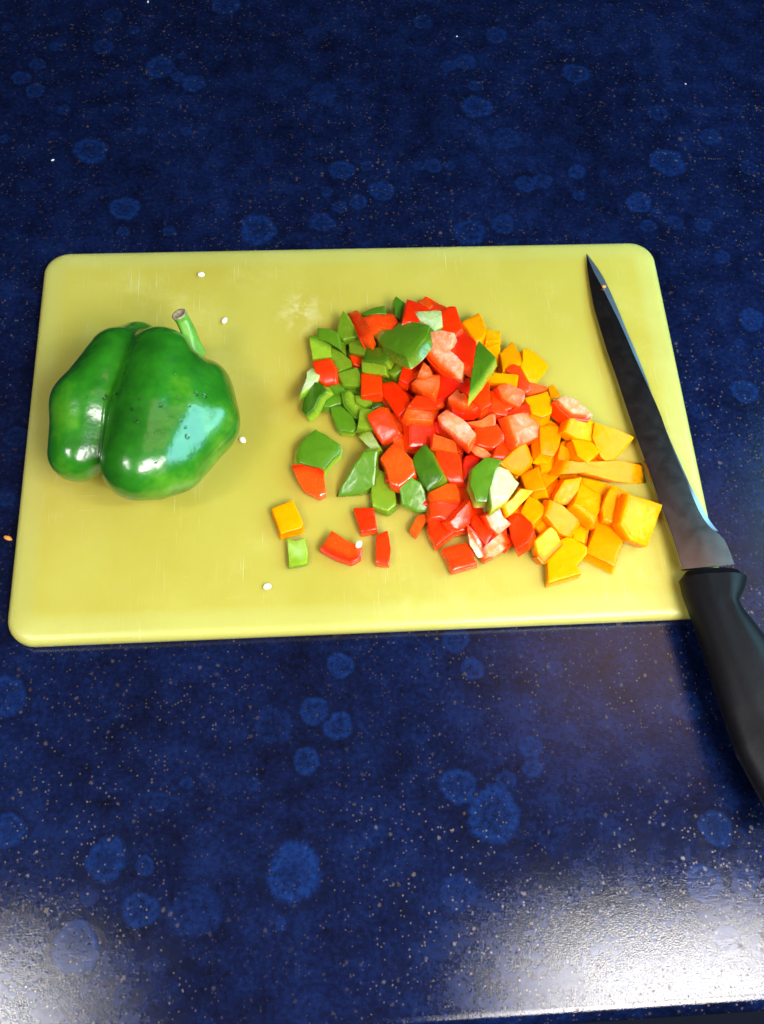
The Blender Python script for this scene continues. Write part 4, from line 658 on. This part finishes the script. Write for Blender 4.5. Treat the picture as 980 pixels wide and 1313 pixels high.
# ------------------------------------------------------------------ diced pepper pieces
def slab(P, z0, z1, taper, dome, jit, rnd, ctr, ax_, ay_, nz_, pale_fn):
    """closed slab over outline P (2D, mm) from local height z0 (top) to z1 (bottom)"""
    n = len(P); V = []; pale = []; F = []
    rings = [(1.0 - taper * .0, z0 - min(.45, (z0 - z1) * .3), 0), (.95, z0, 1), (.72, z0, 1), (.38, z0, 1)]
    def put(x, y, z): V.append((x, y, z)); pale.append(pale_fn(x, y, z))
    cx_ = sum(q[0] for q in P) / n; cy_ = sum(q[1] for q in P) / n
    for s_, z, top in rings:
        for (x, y) in P:
            xx, yy = cx_ + (x - cx_) * s_, cy_ + (y - cy_) * s_
            put(xx, yy, z + dome(xx, yy) + (noise.noise(Vector((xx * .35, yy * .35, jit))) * .22))
    put(cx_, cy_, z0 + dome(cx_, cy_)); top_c = len(V) - 1
    b0 = len(V)
    hgt = z0 - z1
    for s_, z in ((1.0 - taper * .5, z0 - hgt * .5), (1 - taper, z1 + min(.4, hgt * .3)), (.93 - taper, z1)):
        for i, (x, y) in enumerate(P):
            w = 1 + .02 * noise.noise(Vector((x * .5, y * .5, jit + z)))
            xx, yy = cx_ + (x - cx_) * s_ * w, cy_ + (y - cy_) * s_ * w
            put(xx, yy, z + dome(xx, yy) * .8)
    put(cx_, cy_, z1 + dome(cx_, cy_) * .8); bot_c = len(V) - 1
    for k in range(3):
        for i in range(n):
            j = (i + 1) % n; F.append((k * n + i, k * n + j, (k + 1) * n + j, (k + 1) * n + i))
    for i in range(n): F.append((3 * n + i, 3 * n + (i + 1) % n, top_c))
    seq = [0, b0, b0 + n, b0 + 2 * n]
    for k in range(3):
        for i in range(n):
            j = (i + 1) % n; F.append((seq[k] + j, seq[k] + i, seq[k + 1] + i, seq[k + 1] + j))
    for i in range(n): F.append((seq[3] + (i + 1) % n, seq[3] + i, bot_c))
    return V, F, pale

def outline(P, rnd):
    """corner-rounded, slightly irregular outline; returns points and the edge index of each"""
    n = len(P); out = []; own = []
    for i in range(n):
        a, b, c = P[i - 1], P[i], P[(i + 1) % n]
        la = math.dist(a, b); lb = math.dist(b, c)
        r = min(.55, la * .3, lb * .3)
        pa = (b[0] + (a[0] - b[0]) * r / la, b[1] + (a[1] - b[1]) * r / la)
        pb = (b[0] + (c[0] - b[0]) * r / lb, b[1] + (c[1] - b[1]) * r / lb)
        md = ((pa[0] + pb[0]) / 4 + b[0] / 2, (pa[1] + pb[1]) / 4 + b[1] / 2)
        out += [pa, md, pb]; own += [(i - 1) % n, i, i]
        steps = max(1, int(lb / 2.2))
        for s_ in range(1, steps):
            f = s_ / steps
            nx_, ny_ = (c[1] - b[1]) / lb, -(c[0] - b[0]) / lb
            w = rnd.uniform(-.12, .12)
            out.append((pb[0] + (c[0] - b[0]) * f * (lb - 2 * r) / lb + nx_ * w, pb[1] + (c[1] - b[1]) * f * (lb - 2 * r) / lb + ny_ * w)); own.append(i)
    return out, own

CATN = {'r': 'red', 'o': 'orange', 'g': 'green'}
def make_piece(idx, c, typ, h, pale, bulge, edges, W, label, root=None, group='diced bell pepper pieces on the board'):
    rnd = random.Random(idx * 7 + 1)
    Wv = [Vector(q) for q in W]
    ctr = sum(Wv, Vector()) / len(Wv)
    nz_ = Vector((0, 0, 0))
    for i in range(len(Wv)): nz_ += (Wv[i] - ctr).cross(Wv[(i + 1) % len(Wv)] - ctr)
    nz_.normalize()
    ax_ = (Wv[1] - Wv[0]).normalized(); ax_ = (ax_ - nz_ * ax_.dot(nz_)).normalized(); ay_ = nz_.cross(ax_)
    P = [((q - ctr).dot(ax_), (q - ctr).dot(ay_)) for q in Wv]
    OP, own = outline(P, rnd)
    if typ == 'S' and bulge < .9: bulge = bulge * .6 + rnd.uniform(.4, 1.5)
    R2 = max(math.hypot(*q) for q in P); jit = rnd.uniform(0, 50)
    ang = rnd.uniform(0, 3.14); ca, sa = math.cos(ang), math.sin(ang)
    def dome(x, y):
        u = (x * ca + y * sa) / R2; v = (-x * sa + y * ca) / R2
        return bulge * (.35 - .8 * u * u - .35 * v * v)
    def pl_S(x, y, z): return max(.25, pale) * min(1, max(0, -z / h * 1.6)) * 1.05
    def pl_F(x, y, z): return pale * max(0, 1 + z / h * .8) * (1.12 - .5 * (x * x + y * y) / (R2 * R2))
    if root is None:
        root = empty(CATN[c] + '_pepper_piece', tuple(ctr * mm))
        tag(root, label, 'pepper piece', group)
    org = Vector(root.location) / mm
    def emit(name, V, F, pal, mat):
        VV = []
        for (x, y, z) in V:
            q = ctr + ax_ * x + ay_ * y + nz_ * z
            q.z = max(q.z, TOP * 1000 + .06)
            VV.append((q - org) * mm)
        me = mesh_from(name, VV, F, True, 48)
        me.attributes.new('pale', 'FLOAT', 'POINT').data.foreach_set('value', [float(v) for v in pal])
        return link(name, me, mat, root)
    sk = .75
    if typ == 'S':
        V, F, pal = slab(OP, 0, -sk, .0, dome, jit, rnd, ctr, ax_, ay_, nz_, lambda *a: 0)
        emit('skin', V, F, pal, SKIN[c])
        V, F, pal = slab([(x * .995, y * .995) for x, y in OP], -sk + .25, -h, rnd.uniform(-.20, -.04), dome, jit, rnd, ctr, ax_, ay_, nz_, pl_S)
        emit('flesh', V, F, pal, FLESH[c])
    elif typ in ('F', '+F'):
        V, F, pal = slab(OP, 0, -h + sk, rnd.uniform(-.14, .0), dome, jit, rnd, ctr, ax_, ay_, nz_, pl_F)
        emit('flesh', V, F, pal, FLESH[c])
        V, F, pal = slab([(x * .99, y * .99) for x, y in OP], -h + sk - .02, -h, .0, dome, jit, rnd, ctr, ax_, ay_, nz_, lambda *a: 0)
        emit('skin', V, F, pal, SKIN[c])
    else:
        E_ = [i for i in range(len(own)) if own[i] in edges]
        EP = [OP[i] for i in E_]
        def pl_C(x, y, z):
            d = min(math.hypot(x - a, y - b) for a, b in EP)
            return pale * min(1, d / 3.6)
        V, F, pal = slab(OP, 0, -h, rnd.uniform(0, .05), dome, jit, rnd, ctr, ax_, ay_, nz_, pl_C)
        emit('flesh', V, F, pal, FLESH[c])
        # skin wall along the marked edges, ordered
        st = next((i for i in range(len(own)) if own[i] in edges and own[i - 1] not in edges), 0)
        seq = []
        i = st
        while own[i] in edges and len(seq) < len(own): seq.append(OP[i]); i = (i + 1) % len(own)
        seq.append(OP[i])
        V = []; F = []
        for k, (x, y) in enumerate(seq):
            a = seq[max(0, k - 1)]; b = seq[min(len(seq) - 1, k + 1)]; l_ = math.dist(a, b) or 1
            nx_, ny_ = (b[1] - a[1]) / l_, -(b[0] - a[0]) / l_
            dz = dome(x, y)
            for o_, z in ((.05, .05), (.7, -.15), (.85, -h * .5), (.6, -h + .1), (-.1, -h + .05)): V.append((x + nx_ * o_, y + ny_ * o_, z + dz))
        for k in range(len(seq) - 1):
            for j in range(5):
                l_ = (j + 1) % 5; F.append((k * 5 + j, k * 5 + l_, (k + 1) * 5 + l_, (k + 1) * 5 + j)[::-1])
        F.append((0, 1, 2, 3, 4)); F.append(tuple(range((len(seq) - 1) * 5, len(seq) * 5))[::-1])
        emit('skin', V, F, [0] * len(V), SKIN[c])
    return root

prev = None
for idx, (c, typ, h, pale, bulge, edges, W, label) in enumerate(PIECES):
    g = 'loose pepper pieces beside the heap' if label.startswith('loose') else 'diced bell pepper pieces in the heap'
    prev = make_piece(idx, c, typ, h, pale, bulge, edges, W, label, prev if typ == '+F' else None, g)

for i, (c, x, y, z, h, w, d, a, lab) in enumerate(FILL):
    ca, sa = math.cos(a), math.sin(a)
    q = [(x + sx_ * w / 2 * ca - sy_ * d / 2 * sa, y + sx_ * w / 2 * sa + sy_ * d / 2 * ca, z) for sx_, sy_ in ((-1, -1), (1, -1), (1, 1), (-1, 1))]
    make_piece(1000 + i, c, 'SF'[i % 2], h, .4, .4, 0, q, lab, None, 'pepper pieces buried in the heap')

# ------------------------------------------------------------------ seeds and crumbs
def blob(name, c, r, sq, seed, mat, loc):
    rnd = random.Random(seed); V = []; F = []; nu, nv = 12, 7
    for i in range(nv):
        ph = math.pi * (i + .3) / (nv - .4)
        for j in range(nu):
            th = 2 * math.pi * j / nu
            d = Vector((math.sin(ph) * math.cos(th), math.sin(ph) * math.sin(th), math.cos(ph)))
            k = 1 + .22 * noise.noise(d * 1.3 + Vector((seed, 0, 0)))
            V.append((d.x * r * k * sq[0], d.y * r * k * sq[1], max(-r * sq[2], d.z * r * k * sq[2])))
    for i in range(nv - 1):
        for j in range(nu):
            k = (j + 1) % nu; F.append((i * nu + j, (i + 1) * nu + j, (i + 1) * nu + k, i * nu + k))
    F.append(tuple(range(nu))); F.append(tuple(range((nv - 1) * nu, nv * nu))[::-1])
    o = link(name, mesh_from(name, V, F), mat); o.location = loc; return o
seed_m = simple('seed_cream', (.86, .82, .64), .5, 0, .12, 500, .1, Subsurface_Weight=.3, Subsurface_Radius=(.002, .0015, .001), Subsurface_Scale=1.0)
for i, (q, l) in enumerate(SEEDS):
    r = 1.9
    o = blob('pepper_seed', None, r * mm, (1.1, .85, .42), i + 3, seed_m, (q[0] * mm, q[1] * mm, q[2] * mm + (.1) * mm)); o.rotation_euler.z = i * 1.1
    tag(o, l, 'seed', 'pepper seeds on and around the board')
crumb_w = simple('crumb_white', (.8, .78, .74), .7, 0, .2, 900); crumb_o = simple('crumb_orange', (.80, .34, .06), .8, 0, .4, 700)
for i, (q, k, l) in enumerate(CRUMBS):
    r = 1.9 if k == 'o' else (.85 if i < 3 else .55)
    o = blob('crumb', None, r * mm, (1.25, .6, .5), i + 20, crumb_o if k == 'o' else crumb_w, (q[0] * mm, q[1] * mm, r * .5 * mm)); o.rotation_euler.z = -.4 + i
    tag(o, l, 'crumb', 'crumbs scattered on the countertop')
s_, l_ = KN_SPECK[0]
o = blob('pepper_scrap', None, 1.3 * mm, (1, .75, .4), 41, crumb_o, KW(s_, l_, 1.2))
tag(o, 'tiny orange scrap stuck on the blade near the knife tip', 'scrap')
s_, l_ = KN_DOT[0]
o = blob('water_drop', None, .7 * mm, (1, 1, .6), 43, WATER, KW(s_, l_, 8.6))
tag(o, 'tiny clear drop on the black knife handle', 'drop')
